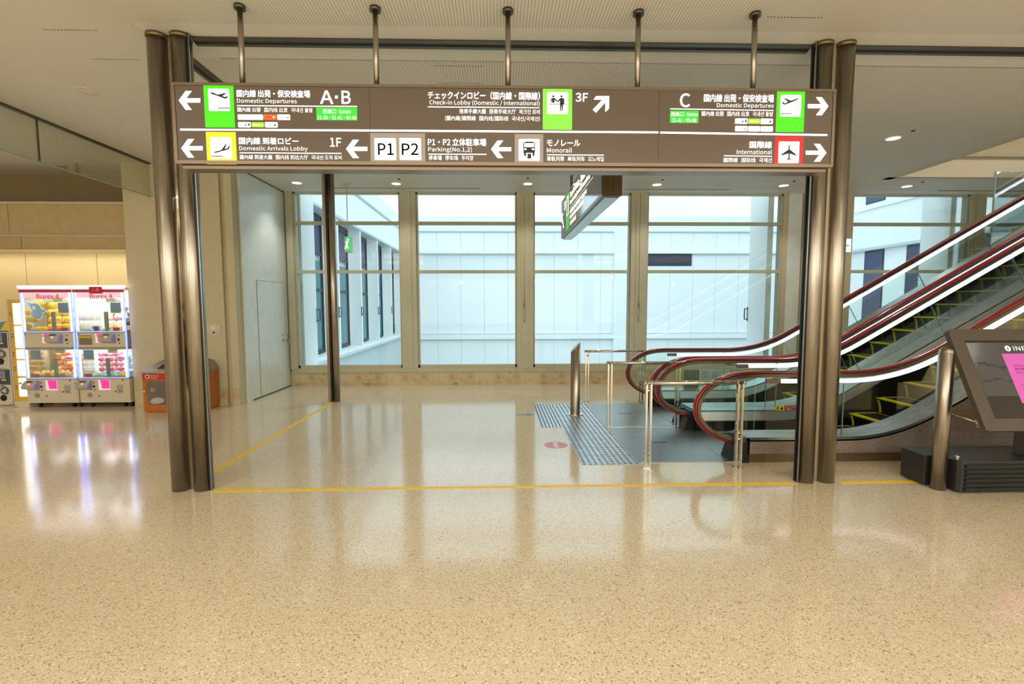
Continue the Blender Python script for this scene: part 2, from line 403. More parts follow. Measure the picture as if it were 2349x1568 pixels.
# windows
bays = [(-4.12, -1.98), (-1.66, .39), (.73, 2.74), (3.08, 5.92), (7.38, 9.88), (10.20, 12.6), (12.8, 15.5)]
for i, (a, b) in enumerate(bays):
    w = thing('window_%d' % (i+1), (a, WY, .36), None, None, kind='structure')
    f = MB()
    f.box(a, WY, .36, b, WY+.10, .42).box(a, WY, H-.03, b, WY+.10, H)
    f.box(a, WY, .36, a+.035, WY+.10, H).box(b-.035, WY, .36, b, WY+.10, H)
    f.build('window_frame', MT['frame'], w)
    for z in (2.31, 3.29): bx('transom', MT['frame'], w, a+.035, WY-.01, z, b-.035, WY+.09, z+.062)
    for z0, z1 in ((.42, 2.31), (2.372, 3.29), (3.352, H-.03)):
        bx('pane', MT['pane'], w, a+.035, WY+.045, z0, b-.035, WY+.053, z1)
# blind cords on the pilasters
for px, lab in ((1203, 'second'), (1465, 'third')):
    p = at(px, 700, WY-.08)
    c = MB(); pts = [(p.x, WY-.082, 1.98), (p.x-.025, WY-.082, 1.5), (p.x, WY-.082, 1.28), (p.x+.025, WY-.082, 1.5), (p.x, WY-.082, 1.98)]
    for q, r in zip(pts, pts[1:]): c.cyl(q, r, .004, 5)
    c.cyl((p.x, WY-.085, 1.62), (p.x, WY-.085, 1.72), .012, 6)
    c.cyl((p.x, WY-.082, 1.98), (p.x, WY-.082, 3.9), .003, 5)
    c.build('blind_cord', MT['cab2'], None, label='looped blind pull cord on the %s wide window pilaster' % lab, cat='blind cord')
# marble baseboards of single slabs
def slabs(name, segs, axis, off, zt, facing):
    t = thing(name, (0, 0, 0), None, None, kind='structure')
    for a, b in segs:
        n = max(1, round((b-a)/.92)); st = (b-a)/n
        for k in range(n):
            u0 = a+k*st+.0015; u1 = a+(k+1)*st-.0015
            if axis == 'x': bx('marble_slab', MT['marble'], t, u0, off, 0, u1, off+.02, zt)
            else: bx('marble_slab', MT['marble'], t, off, u0, 0, off+.02, u1, zt)
slabs('baseboard_back', [(-4.25, 6.3)], 'x', WY-.03, .265, 0)
bbk = MB().box(-4.25, WY-.045, 0, 6.3, WY-.03, .06).build('baseboard_lower', MT['marble'], kind='structure')

# ------------------------------------------------------------------ left walls
lw = MB().box(-6.02, 8.10, 0, -4.50, 8.6, H).box(-4.50, 8.16, 0, -4.38, 8.6, H).box(-4.42, 8.10, 0, -4.30, 8.44, H)
lw.build('wall_left', MT['wall'], kind='structure')
slabs('baseboard_left', [(-6.02, -4.50), (-4.42, -4.30)], 'x', 8.085, .27, 0)
jb = MB().box(-4.31, 8.30, 0, -4.27, 8.46, H); jb.build('trim_11', MT['white_wall'], kind='structure')
# white steel partition running back to the window
ww = thing('wall_partition', (-4.30, 9.2, 0), None, None, kind='structure')
bx('steel_panel', MT['white_wall'], ww, -4.36, 8.46, .02, -4.29, 10.02, H-.02)
bx('floor_track', MT['channel'], ww, -4.36, 8.46, 0, -4.285, 10.02, .02)
bx('head_track', MT['channel'], ww, -4.36, 8.46, H-.02, -4.285, 10.02, H)
bx('edge_strip', MT['channel'], ww, -4.292, 8.462, .02, -4.284, 8.475, H-.02)
d1 = thing('door_1', (-4.28, 9.3, 0), None, None, kind='structure')
bx('door_leaf', MT['white_wall'], d1, -4.29, 8.78, .02, -4.282, 9.86, 2.10, bevel=.002)
for y in (8.775, 9.865): bx('door_gap', MT['cab2'], d1, -4.2905, y-.004, .02, -4.2835, y+.004, 2.11)
bx('door_gap', MT['cab2'], d1, -4.2905, 8.775, 2.102, -4.2835, 9.865, 2.11)
for y in (9.74, 9.93):
    MB().cyl((-4.282, y, 1.08), (-4.265, y, 1.08), .018, 12).build('lock_cylinder', MT['chrome'], d1)
    k = MB().cyl((-4.282, y, .965), (-4.272, y, .965), .03, 14).cyl((-4.272, y, .965), (-4.24, y, .965), .012, 8).box(-4.245, y-.012, .90, -4.232, y+.012, .98)
    k.build('door_handle', MT['chrome'], d1)

# recess with bulkhead at left
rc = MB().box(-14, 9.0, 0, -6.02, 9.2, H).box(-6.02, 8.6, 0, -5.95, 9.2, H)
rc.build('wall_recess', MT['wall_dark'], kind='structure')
yw = thing('wall_recess_panelling', (-9, 8.97, 0), None, None, kind='structure')
for a, b in ((-6.03, -7.18), (-7.19, -8.42), (-8.43, -9.65), (-9.66, -10.9), (-10.91, -12.1)):
    bx('wall_panel', MT['cove'], yw, b, 8.96, 0, a, 9.0, 2.6)
struct('wall_recess_end', MT['wall'], -6.028, 8.10, 0, -6.02, 8.96, 2.54)
# dark upper wall over the bulkhead
bh = thing('trim_bulkhead', (-9, 8.2, 2.54), None, None, kind='structure')
xs = [-6.03, -7.93, -9.9, -11.9]
for a, b in zip(xs, xs[1:]):
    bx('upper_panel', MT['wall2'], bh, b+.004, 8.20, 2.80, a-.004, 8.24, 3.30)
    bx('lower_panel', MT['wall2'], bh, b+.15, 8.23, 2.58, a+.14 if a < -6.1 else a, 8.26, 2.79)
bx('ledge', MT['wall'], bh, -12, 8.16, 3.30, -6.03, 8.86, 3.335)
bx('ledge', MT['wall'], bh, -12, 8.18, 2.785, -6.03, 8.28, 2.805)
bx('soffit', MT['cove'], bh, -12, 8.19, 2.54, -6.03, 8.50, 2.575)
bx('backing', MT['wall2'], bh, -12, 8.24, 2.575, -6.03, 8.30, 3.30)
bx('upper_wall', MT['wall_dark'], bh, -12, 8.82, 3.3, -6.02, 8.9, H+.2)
ls = thing('cove_light', (-9, 8.6, 2.56), 'hidden warm light strip behind the bulkhead over the game machines', 'light')
bx('lamp_tube', mat('cove_lamp', (1, 1, 1, 1), .5, 0, 1.6, (1, .88, .62, 1)), ls, -12, 8.56, 2.575, -6.1, 8.60, 2.60)
area('cove_lamp_light', (-9, 8.62, 2.56), 6, .08, 13, (1, .90, .70), (math.radians(22), 0, 0))

# hall enclosure behind and beside
struct('wall_front', MT['wall'], -14, -9.2, 0, 16, -9, H)
struct('wall_far_left', MT['wall'], -14.2, -9, 0, -14, 9.2, H)
struct('wall_right', MT['wall'], 16, -9, 0, 16.2, 10.2, 7)
# shaft over the escalator opening
sh = MB().box(7.2, 8.70, H, 16, 8.8, 7).box(7.2, 3.9, H, 16, 4.0, 7).box(7.1, 4.0, H+.25, 7.2, 8.7, 7).box(7.1, 3.9, 7, 16.2, 8.8, 7.1)
sh.build('wall_shaft', MT['wall'], kind='structure')
tm = MB()
for o_, zz in ((0, H-.006), (.09, H-.003)):
    tm.box(7.13-o_, 4.0, zz, 7.20, 8.77+o_, H+.01).box(7.13-o_, 8.70, zz, 14, 8.77+o_, H+.01)
tm.box(7.205, 4, H, 7.23, 8.7, H+.3).box(7.2, 8.675, H, 14, 8.70, H+.3)
tm.build('trim_12', MT['ceil_plain'], kind='structure')
struct('trim_13', MT['frame'], 7.23, 8.66, H+.36, 14, 8.70, H+.43)
area('shaft_light', (10, 6.3, 6.9), 5, 3, 120, (1, .92, .78))
# clear hanging guard glass beside the escalator opening
gg = thing('guard_glass', (9.8, 8.5, 2.9), 'clear frameless guard glass hanging under ceiling above the far escalator', 'glass screen')
for a, b in ((8.6, 9.52), (9.54, 10.4), (10.42, 12)):
    bx('glass_panel', MT['bglass'], gg, a, 8.30, 2.9, b, 8.312, H)
for x in (9.53, 10.41, 8.6): bx('glass_edge', MT['eglass'], gg, x-.012, 8.296, 2.9, x+.012, 8.316, H)

# ------------------------------------------------------------------ smoke screen on the ceiling at left
sg = thing('smoke_screen', (-5.57, 5, 3.4), 'hanging clear glass smoke screen with slim metal edges, upper left', 'glass screen')
for a, b in ((-3, 1.5), (1.505, 3.75), (3.755, 6.20), (6.205, 8.09)):
    bx('glass_panel', MT['smoke'], sg, -5.575, a, 3.41, -5.567, b, 3.915)
bx('top_channel', MT['channel'], sg, -5.60, -3, 3.91, -5.545, 8.09, H)
bx('top_channel', MT['ceil_plain'], sg, -5.66, -3, 3.918, -5.60, 8.09, H)
bx('bottom_edge', MT['eglass'], sg, -5.579, -3, 3.395, -5.563, 8.09, 3.41)
for y in (1.502, 3.752, 6.202): bx('joint', MT['channel'], sg, -5.578, y-.006, 3.41, -5.564, y+.006, 3.915)

# ------------------------------------------------------------------ downlights
def downlight(x, y, lab, lit=True, power=None):
    t = thing('downlight', (x, y, H-.01), lab, 'ceiling light', 'round recessed downlights')
    ring = MB(); n = 24
    vs = []
    for r, z in ((.105, H-.001), (.10, H-.008), (.085, H-.006)):
        vs += [(x+r*math.cos(2*PI*i/n), y+r*math.sin(2*PI*i/n), z) for i in range(n)]
    ring.add(vs, [(k*n+i, k*n+(i+1) % n, (k+1)*n+(i+1) % n, (k+1)*n+i) for k in range(2) for i in range(n)], True)
    ring.build('trim_ring', MT['ceil_plain'], t)
    MB().cyl((x, y, H-.005), (x, y, H-.002), .088, 24).build('lens', LENS if lit else MT['ceiling'], t)
    if lit:
        l = bpy.data.lights.new('downlight_lamp', 'SPOT'); l.energy = power or DL_POWER; l.spot_size = math.radians(104); l.spot_blend = .7
        l.color = WARM; l.shadow_soft_size = .08
        o = bpy.data.objects.new('downlight_lamp', l); C.objects.link(o); place(o, (x, y, H-.03), t)
    return t
LENS = mat('downlight_lens', (1, 1, 1, 1), .4, 0, 4.0, (1, .93, .80, 1))
for x, y, lab in ((-3.73, 9.30, 'lit round downlight nearest the white partition'), (-1.90, 9.33, 'lit round downlight before the mullion left of the second window'),
                  (.57, 9.29, 'lit round downlight before the middle mullion'), (3.03, 9.31, 'lit round downlight right of the short hanging sign'),
                  (5.49, 9.33, 'lit round downlight just left of the right double pillar'), (7.93, 9.35, 'lit round downlight below the escalator opening corner'),
                  (5.45, 6.70, 'large lit round downlight on the ceiling right of the long sign')):
    downlight(x, y, lab)
downlight(-4.35, 5.44, 'unlit round ceiling fitting at upper left near the left pillars', False)
downlight(4.28, 9.32, 'unlit round ceiling fitting before the wide fourth window', False)
for x, y in ((-9.5, 2), (-7.3, 5.6), (-9.5, 7.2), (-3.6, 2.2), (0, 1.9), (3.6, 2.2), (7.3, 1.6), (-1.2, 6.7), (2.6, 6.7), (11, 2.2), (-6.5, -1), (6.5, -1)):  # spot fills added at ceiling height, with no fixtures
    l = bpy.data.lights.new('hall_fill_spot', 'SPOT'); l.energy = DL_POWER*(.75 if y < 4 else 1.2); l.spot_size = math.radians(155 if y < 4 else 104); l.spot_blend = 1
    l.color = WARM; l.shadow_soft_size = .12 if y > 4 else .38
    o = bpy.data.objects.new('hall_fill_spot', l); C.objects.link(o); o.location = (x, y, H-.03)
for k_, (px, py) in enumerate(((915, 410), (1211, 408), (1520, 412), (1822, 415), (2095, 299), (2117, 417))):
    d = RT*((px-1174.5)/FPX) + UP*(-(py-784)/FPX) + _f; q = EYE+d*((H-1.65)/d.z)
    MB().cyl((q.x, q.y, H-.015), (q.x, q.y, H), .022, 10).build('sprinkler', MT['channel'], None, label='tiny dark ceiling sensor beside the ' + ('downlight left of second window', 'downlight before the middle mullion', 'downlight right of the short hanging sign', 'downlight left of right double pillar', 'large downlight right of the long sign', 'downlight near the escalator opening')[k_], cat='sensor', group='tiny ceiling sensors')

# ================================================================== OUTSIDE
# left wing
LX = -4.66
lb = thing('left_wing', (LX-3, 17, -4), 'white building wing with deep fins and tall dark windows outside at left', 'building')
bx('wall', MT['fin2'], lb, LX-6, 10.6, -4, LX-.15, 24.7, .18)
bx('sill_ledge', MT['fin'], lb, LX-.7, 10.6, .18, LX+.0, 24.7, .30)
bx('wall_face', MT['fin'], lb, LX-6, 10.6, .30, LX-.42, 24.7, 4.2)
bx('fascia', MT['fin'], lb, LX-6, 10.6, 4.22, LX, 24.7, 5.28)
bx('fascia', MT['fin'], lb, LX-6, 10.6, 5.31, LX+.03, 24.7, 5.9)
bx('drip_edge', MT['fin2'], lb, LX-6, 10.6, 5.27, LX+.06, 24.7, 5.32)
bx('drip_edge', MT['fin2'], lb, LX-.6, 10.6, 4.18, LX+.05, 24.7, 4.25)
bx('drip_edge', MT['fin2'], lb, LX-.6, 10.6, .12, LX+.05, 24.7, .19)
for k in range(6):
    y = 12.0+2.35*k
    bx('fin', MT['fin'], lb, LX-.42, y, .30, LX, y+.13, 4.2)
    y0, y1 = y-2.05, y-.02
    if k == 0: y0 = y-1.25
    fr = MB()
    yy0, yy1 = y0+.25 if k else y0, y1-.28
    X = LX-.38
    fr.box(X, yy0, .32, X+.06, yy1, .42).box(X, yy0, 4.0, X+.06, yy1, 4.15).box(X, yy0, .32, X+.06, yy0+.07, 4.15).box(X, yy1-.07, .32, X+.06, yy1, 4.15)
    fr.box(X, yy0, 2.05, X+.06, yy1, 2.13).box(X, yy0, 3.05, X+.06, yy1, 3.12)
    f = fr.build('window', MT['outframe'], lb)
    bx('pane', MT['outglass'], f, X, yy0+.07, .42, X+.02, yy1-.07, 2.9)
    bx('upper_pane', MT['outblind'], f, X, yy0+.07, 3.12, X+.02, yy1-.07, 4.0)
    bk = MB().box(LX-.01, y-.01, 1.30, LX+.015, y+.0, 1.62).cyl((LX+.06, y-.01, 1.34), (LX+.06, y-.01, 1.58), .012, 6)
    bk.box(LX, y-.02, 1.33, LX+.06, y, 1.35).box(LX, y-.02, 1.57, LX+.06, y, 1.59)
    bk.build('fin_bracket', MT['outframe'], lb)
# rear building
BY = 25.0
bb = thing('rear_building', (5, BY+2, -4), 'wide white panelled building with ledges across the courtyard outside', 'building')
bx('core', MT['fin'], bb, -6, BY+.06, -4, 16.9, BY+6, 6.1)
for k in range(18):
    a = -5.5+1.2*k
    for z0, z1 in ((-4, -.10), (.18, 4.28), (4.46, 5.36)):
        zz0 = z0
        bx('wall_panel', MT['fin'], bb, a+.005, BY, zz0, a+1.195, BY+.06, z1)
bx('ledge', MT['fin'], bb, -6, BY-.22, 4.28, 17, BY+.06, 4.44)
bx('ledge', MT['fin'], bb, -6, BY-.22, -.08, 17, BY+.06, .16)
bx('ledge', MT['fin2'], bb, -6, BY-.08, 5.37, 17, BY+.06, 5.42)
bx('ledge_shade_strip', MT['fin2'], bb, -6, BY-.03, 4.20, 17, BY+.01, 4.285)  # grey strips painting the shade beneath both ledges
bx('ledge_shade_strip', MT['fin2'], bb, -6, BY-.03, -.17, 17, BY+.01, -.075)
bx('parapet', MT['fin'], bb, -6, BY-.02, 5.42, 17, BY+.06, 6.15)
bx('pilaster', MT['fin'], bb, 5.95, BY-.26, -4, 6.7, BY, 5.4)
v = MB().box(7.72, BY-.03, 3.66, 10.02, BY+.0, 4.27)
for k in range(9): v.box(7.78, BY-.06, 3.70+k*.062, 9.96, BY-.02, 3.73+k*.062)
v.build('louver', MT['outdark'], bb)
# far roof beyond
bx('far_block', MT['fin'], bb, 9, 38, -4, 30, 44, 12.4)
bx('far_roof_edge', MT['fin2'], bb, 9, 37.7, 12.4, 30, 44, 12.7)
# right wing
RX = 17.3
rb = thing('right_wing', (RX+3, 18, -4), 'white building wing with dark windows outside, behind the escalator rails', 'building')
bx('wall', MT['fin'], rb, RX, 10.8, -4, RX+6, 24.7, 4.2)
bx('fascia', MT['fin'], rb, RX-.15, 10.8, 4.22, RX+6, 24.7, 6.0)
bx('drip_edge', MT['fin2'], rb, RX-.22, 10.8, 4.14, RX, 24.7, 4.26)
bx('drip_edge', MT['fin'], rb, RX-.24, 10.8, 6.0, RX, 24.7, 6.16)
bx('upper_wall', MT['fin'], rb, RX, 10.8, 6.0, RX+6, 24.7, 11)
for k in range(6):
    y0 = 21.4-2.35*k; y1 = y0+1.14
    f = bx('window', MT['outframe'], rb, RX-.03, y0, -1.2, RX+.02, y1, 4.12)
    bx('pane', MT['navy'] if k % 2 else MT['outblind'], f, RX-.04, y0+.05, -1.1, RX-.028, y1-.05, 4.05)
    f = bx('window', MT['outframe'], rb, RX-.03, y0+.1, 6.3, RX+.02, y1+.1, 9.6)
    bx('pane', MT['navy'], f, RX-.04, y0+.15, 6.35, RX-.028, y1+.05, 9.5)
MB().cyl((RX-.12, 24.0, -4), (RX-.12, 24.0, 4.1), .06, 10).build('downpipe', MT['fin2'], rb)
struct('ground_courtyard', MT['fin2'], -12, 10.3, -4.2, 24, 46, -4)
# outer vertical fins of our own window wall
for x, lab in ((-4.13, 'left end'), (5.80, 'right end of the wide window'), (9.78, 'bay behind the escalators')):
    t = thing('outer_fin', (x, 10.7, -.2), 'white vertical fin outside the window at the %s' % lab, 'facade fin', 'outer window fins')
    bx('blade', MT['fin'], t, x-.06, 10.28, -.2, x+.06, 11.0, 5)
    bk = MB().box(x-.065, 10.99, 1.27, x+.065, 11.02, 1.60)
    sgn = 1 if x < 0 else -1
    bk.cyl((x+sgn*.14, 10.98, 1.32), (x+sgn*.14, 10.98, 1.56), .012, 6).box(x, 10.97, 1.31, x+sgn*.14, 10.99, 1.33).box(x, 10.97, 1.55, x+sgn*.14, 10.99, 1.57)
    bk.build('bracket', MT['outframe'], t)

# ================================================================== PILLARS
def double_pillar(name, xa, xb, rail_x, lab, plate=True):
    y = 4.35; r = .079
    t = thing(name, ((xa+xb)/2, y, 0), lab, 'pillar')
    for x in (xa, xb):
        p = MB().cyl((x, y, 0), (x, y, H), r, 40).build('pipe', MT['steel'], t)
        MB().cyl((x, y, H-.035), (x, y, H-.001), r+.006, 40).build('collar', MT['kick'], p)
    bx('web_plate', MT['plate'] if xa < 0 else MT['plate2'], t, min(xa, xb)+r-.01, y-.006, 0, max(xa, xb)-r+.01, y+.02, H)
    g = MB(); s = 1 if rail_x > (xa+xb)/2 else -1
    g.box(rail_x-.008, y-.045, 0, rail_x+.006, y-.022, H).box(rail_x-.008, y+.0, 0, rail_x-.004*s, y+.022, H)
    g.box(rail_x-s*.03, y-.03, 0, rail_x-s*.008, y+.02, H)
    g.build('shutter_rail', MT['rail_black'], t)
    bx('rail_edge', MT['steel2'], t, rail_x+s*.006, y-.046, 0, rail_x+s*.010, y-.036, H)
    for z in (3.62, 2.95):
        MB().cyl(((xa+xb)/2, y-.012, z), ((xa+xb)/2, y-.004, z), .006, 8).build('screw', MT['steel2'], t)
    return t
lp_ = double_pillar('double_pillar', -2.866, -2.668, -2.588, 'left double steel pillar beside the orange recycling bin')
MB().prism([(-2.767, 2.61), (-2.788, 2.575), (-2.772, 2.585), (-2.771, 2.49), (-2.763, 2.49), (-2.762, 2.585), (-2.746, 2.575)], 4.341, 4.343).build('arrow_sticker', flat('arrow_white', 240, 240, 235, .3), lp_)
double_pillar('double_pillar', 3.060, 2.862, 2.781, 'right double steel pillar in front of the escalators')
t = thing('slim_pillar', (-2.86, 8.35, 0), 'slim single steel pillar with black shutter slot near the window', 'pillar')
MB().cyl((-2.80, 8.37, 0), (-2.80, 8.37, H), .06, 28).build('pipe', MT['steel'], t)
bx('guide_rail', MT['signbox'], t, -2.925, 8.31, 0, -2.880, 8.42, H)
bx('slot', MT['rail_black'], t, -2.880, 8.335, 0, -2.858, 8.42, H)

# ================================================================== MAIN SIGN
SY = 3.84
SX0, SX1 = at(398, 286, SY).x, at(1914, 296, SY).x
SZ0, SZ1 = 2.713, 3.325
sign = thing('overhead_sign', ((SX0+SX1)/2, SY+.09, SZ0), 'long brown overhead direction sign hung on five rods across the pillars', 'sign')
cs = MB().box(SX0, SY+.012, SZ0+.02, SX1, SY+.17, SZ1)
cs.box(SX0+.03, SY+.03, SZ0-.015, SX1-.03, SY+.15, SZ0+.02)
cs.build('case', MT['signbox'], sign, bevel=.004)
fr = MB().box(SX0, SY-.006, SZ1-.022, SX1, SY+.012, SZ1).box(SX0, SY-.006, SZ0+.015, SX1, SY+.012, SZ0+.04)
fr.box(SX0, SY-.006, SZ0+.04, SX0+.022, SY+.012, SZ1-.022).box(SX1-.022, SY-.006, SZ0+.04, SX1, SY+.012, SZ1-.022)
fr.build('face_frame', MT['signbox'], sign, bevel=.002)
brown = mat('sign_brown', rgb(94, 82, 72), .22, 0, .08, coat=.3)
xs = [SX0+.022, at(849, 280, SY).x, at(1511, 290, SY).x, SX1-.022]
for a, b in zip(xs, xs[1:]): bx('face_panel', brown, sign, a+.001, SY, SZ0+.04, b-.001, SY+.012, SZ1-.022)
for px in (549, 860, 1165, 1465, 1733):
    d = RT*((px-1174.5)/FPX) + UP*(-((12+(px-549)*.015)-784)/FPX) + _f; q = EYE+d*((H-1.65)/d.z); x = q.x
    rd = MB().cyl((x, 3.925, SZ1-.01), (x, 3.925, H), .021, 18).build('hanger_rod', MT['steel'], sign)
    MB().cyl((x, 3.925, H-.028), (x, 3.925, H), .042, 20).build('flange', MT['channel'], rd)
LIT = 1.0
SW = mat('sign_white', (1, 1, 1, 1), .4, 0, LIT, (.95, .95, .95, 1))
SG = mat('sign_green', rgb(60, 205, 10), .4, 0, .80); SG2 = mat('sign_green_small', rgb(46, 190, 50), .4, 0, .65)
SYL = mat('sign_yellow', rgb(250, 222, 20), .4, 0, .85); SR = mat('sign_red', rgb(236, 22, 22), .4, 0, .8)
SK = mat('sign_black', rgb(22, 20, 20), .5); SGR = mat('sign_grey_panel', rgb(150, 142, 136), .4, 0, .18)
SO = mat('sign_orange', rgb(240, 84, 30), .4, 0, .75); SLG = mat('sign_lime', rgb(140, 200, 20), .4, 0, .7); SB = mat('sign_blue', rgb(40, 60, 150), .4, 0, .4)
SPU = mat('sign_purple', rgb(130, 60, 150), .4, 0, .4)
ZO = {1: 380, 2: 900, 3: 1400}
def zp(z, x, y): return (ZO[z]+x/4.517, 180+y/4.517)
def sxz(z, x, y):
    p = at(*zp(z, x, y), SY); return p.x, p.z
def sbox(z, x0, y0, x1, y1, m, name, lift, r=0, parent=None):
    a = sxz(z, x0, (y0+y1)/2)[0]; b = sxz(z, x1, (y0+y1)/2)[0]; mx = (x0+x1)/2
    t_ = sxz(z, mx, y0)[1]; u = sxz(z, mx, y1)[1]
    pl = rrect(a, u, b, t_, r) if r else [(a, u), (b, u), (b, t_), (a, t_)]
    return MB().prism(pl, SY-lift, SY, 'y').build(name, m, parent or sign)
def stext(z, s, x0, y0, x1, y1, m=None, bold=.018, lift=.003, name='lettering', parent=None):
    a = sxz(z, x0, (y0+y1)/2)[0]; b = sxz(z, x1, (y0+y1)/2)[0]; mx = (x0+x1)/2
    t_ = sxz(z, mx, y0)[1]; u = sxz(z, mx, y1)[1]
    bold = min(bold, .010 if s.isascii() else .005) if y1-y0 > 60 else 0
    mb = MB(); put_text(mb, s, a, u, b, t_, lambda p, q: (p, SY-lift, q), bold)
    return mb.build(name, m or SW, parent or sign)
def spoly(z, pts, m, name, lift=.004, parent=None):
    pl = [sxz(z, x, y) for x, y in pts]
    return MB().prism(pl, SY-lift, SY-lift+.001, 'y').build(name, m, parent or sign)
def multi(z, polys, m, name, lift=.005, parent=None):
    mb = MB()
    for pts in polys: mb.prism([sxz(z, x, y) for x, y in pts], SY-lift, SY-lift+.001, 'y')
    return mb.build(name, m, parent or sign)
def circ(x, y, r, n=14): return [(x+r*math.cos(2*PI*i/n), y+r*math.sin(2*PI*i/n)) for i in range(n)]
ARW = [(0, .5), (.32, 0), (.61, 0), (.35, .385), (1, .385), (1, .615), (.35, .615), (.63, 1), (.35, 1)]
ARW = [(0, .5), (.32, 0), (.61, 0), (.355, .385), (1, .385), (1, .615), (.355, .615), (.61, 1), (.32, 1)]
def arrow(z, x0, y0, x1, y1, flip=False):
    spoly(z, [((x1-(x1-x0)*u) if flip else (x0+(x1-x0)*u), y0+(y1-y0)*w) for u, w in ARW], SW, 'arrow')
for a in ((1, 138, 130, 362, 327), (1, 163, 627, 387, 820), (1, 1870, 635, 2092, 825), (2, 1022, 643, 1232, 825)): arrow(*a)
arrow(3, 2043, 195, 2258, 382, True); arrow(3, 2022, 678, 2238, 862, True)
spoly(2, [(2110, 183), (2245, 183), (2245, 312), (2206, 350), (2206, 250), (2108, 357), (2075, 325), (2172, 222), (2084, 220)], SW, 'arrow')
# divider line in three pieces, rules
def rule(z, x0, y0, x1, y1, h): spoly(z, [(x0, y0), (x1, y1), (x1, y1+h), (x0, y0+h)], SW, 'rule')
rule(1, 152, 520, 2115, 530, 20); rule(1, 2121, 530, 5104, 549, 20); rule(3, 514, 551, 2246, 577, 20)
for a in ((1, 742, 277, 1985, 286, 11), (1, 770, 766, 1822, 772, 10), (2, 370, 290, 1525, 300, 10), (2, 375, 779, 975, 782, 10), (2, 1602, 786, 2190, 790, 10), (3, 618, 311, 1688, 328, 10), (3, 1175, 796, 1672, 802, 10)): rule(*a)
# coloured fields with pictogram plates
def field(z, rect, m, plate, polys, name):
    f = sbox(z, *rect, m, name, .0015)
    if plate:
        p = sbox(z, *plate, SW, 'pictogram_plate', .003, .008, f)
        mb = MB()
        for pts in polys: mb.prism([sxz(z, x, y) for x, y in pts], SY-.0045, SY-.0031, 'y')
        mb.build('pictogram', SK, f)
    return f
tk = [[(468, 150), (480, 143), (545, 170), (615, 152), (630, 157), (588, 183), (620, 194), (640, 184), (650, 190), (628, 212), (605, 207), (540, 182), (475, 160)], [(545, 303), (668, 303), (668, 311), (545, 311)]]
field(1, (402, 62, 710, 507), SG, (445, 107, 664, 338), tk, 'green_field')
ld = [[(505, 762), (580, 742), (625, 680), (633, 682), (615, 732), (648, 722), (655, 700), (667, 697), (662, 728), (645, 738), (510, 774)], [(475, 802), (595, 802), (595, 810), (475, 810)]]
field(1, (425, 555, 732, 888), SYL, (465, 608, 686, 833), ld, 'yellow_field')
ck = [circ(1667, 188, 11), circ(1752, 188, 11),
      [(1650, 205), (1684, 205), (1702, 232), (1694, 238), (1680, 222), (1682, 252), (1652, 252), (1654, 222), (1645, 245), (1636, 242)],
      [(1735, 205), (1770, 205), (1781, 222), (1780, 262), (1770, 262), (1764, 338), (1756, 338), (1751, 272), (1747, 338), (1738, 338), (1736, 230), (1718, 250), (1692, 225), (1698, 218), (1716, 234)],
      [(1622, 262), (1797, 262), (1797, 268), (1622, 268)]]
field(2, (1560, 95, 1862, 530), mat('sign_green_lit', rgb(110, 225, 60), .4, 0, .85), (1602, 143, 1820, 370), ck, 'green_field')
tk3 = [[(1775, 252), (1790, 245), (1808, 262), (1840, 240), (1797, 212), (1812, 208), (1868, 232), (1940, 208), (1948, 216), (1880, 245), (1808, 272), (1797, 272)], [(1757, 362), (1875, 362), (1875, 369), (1757, 369)]]
field(3, (1720, 122, 2010, 555), SG, (1758, 170, 1974, 397), tk3, 'green_field')
pl3 = [[(1846, 690), (1854, 690), (1856, 735), (1922, 790), (1920, 800), (1856, 778), (1854, 822), (1868, 838), (1866, 846), (1850, 836), (1828, 845), (1826, 838), (1844, 822), (1842, 778), (1772, 798), (1770, 788), (1844, 735)]]
field(3, (1703, 603, 1993, 918), SR, (1740, 653, 1955, 877), pl3, 'red_field')
sbox(1, 2122, 566, 2690, 890, SGR, 'grey_field', .0012)
for (z, x0, x1, s, tx0, tx1) in ((1, 2165, 2388, 'P1', 2203, 2362), (2, 75, 298, 'P2', 100, 270)):
    p = sbox(z, x0, 618, x1, 845, SW, 'parking_plate', .003, .008); stext(z, s, tx0, 674, tx1, 792, SK, .03, .0045, parent=p)
mono = [[(1358, 668), (1385, 655), (1450, 655), (1477, 668), (1476, 670), (1358, 670)], [(1356, 670), (1366, 670), (1366, 712), (1356, 712)], [(1470, 670), (1478, 670), (1478, 712), (1470, 712)],
        [(1356, 712), (1478, 712), (1478, 724), (1356, 724)], [(1390, 724), (1444, 724), (1444, 742), (1390, 742)], [(1356, 724), (1364, 724), (1364, 742), (1356, 742)], [(1470, 724), (1478, 724), (1478, 742), (1470, 742)],
        [(1356, 742), (1478, 742), (1474, 772), (1360, 772)], [(1362, 772), (1385, 772), (1385, 804), (1368, 804)], [(1452, 772), (1474, 772), (1468, 804), (1452, 804)], [(1400, 780), (1438, 780), (1438, 830), (1400, 830)]]
field(2, (1268, 577, 1564, 896), SGR, (1309, 628, 1526, 853), mono, 'grey_field')
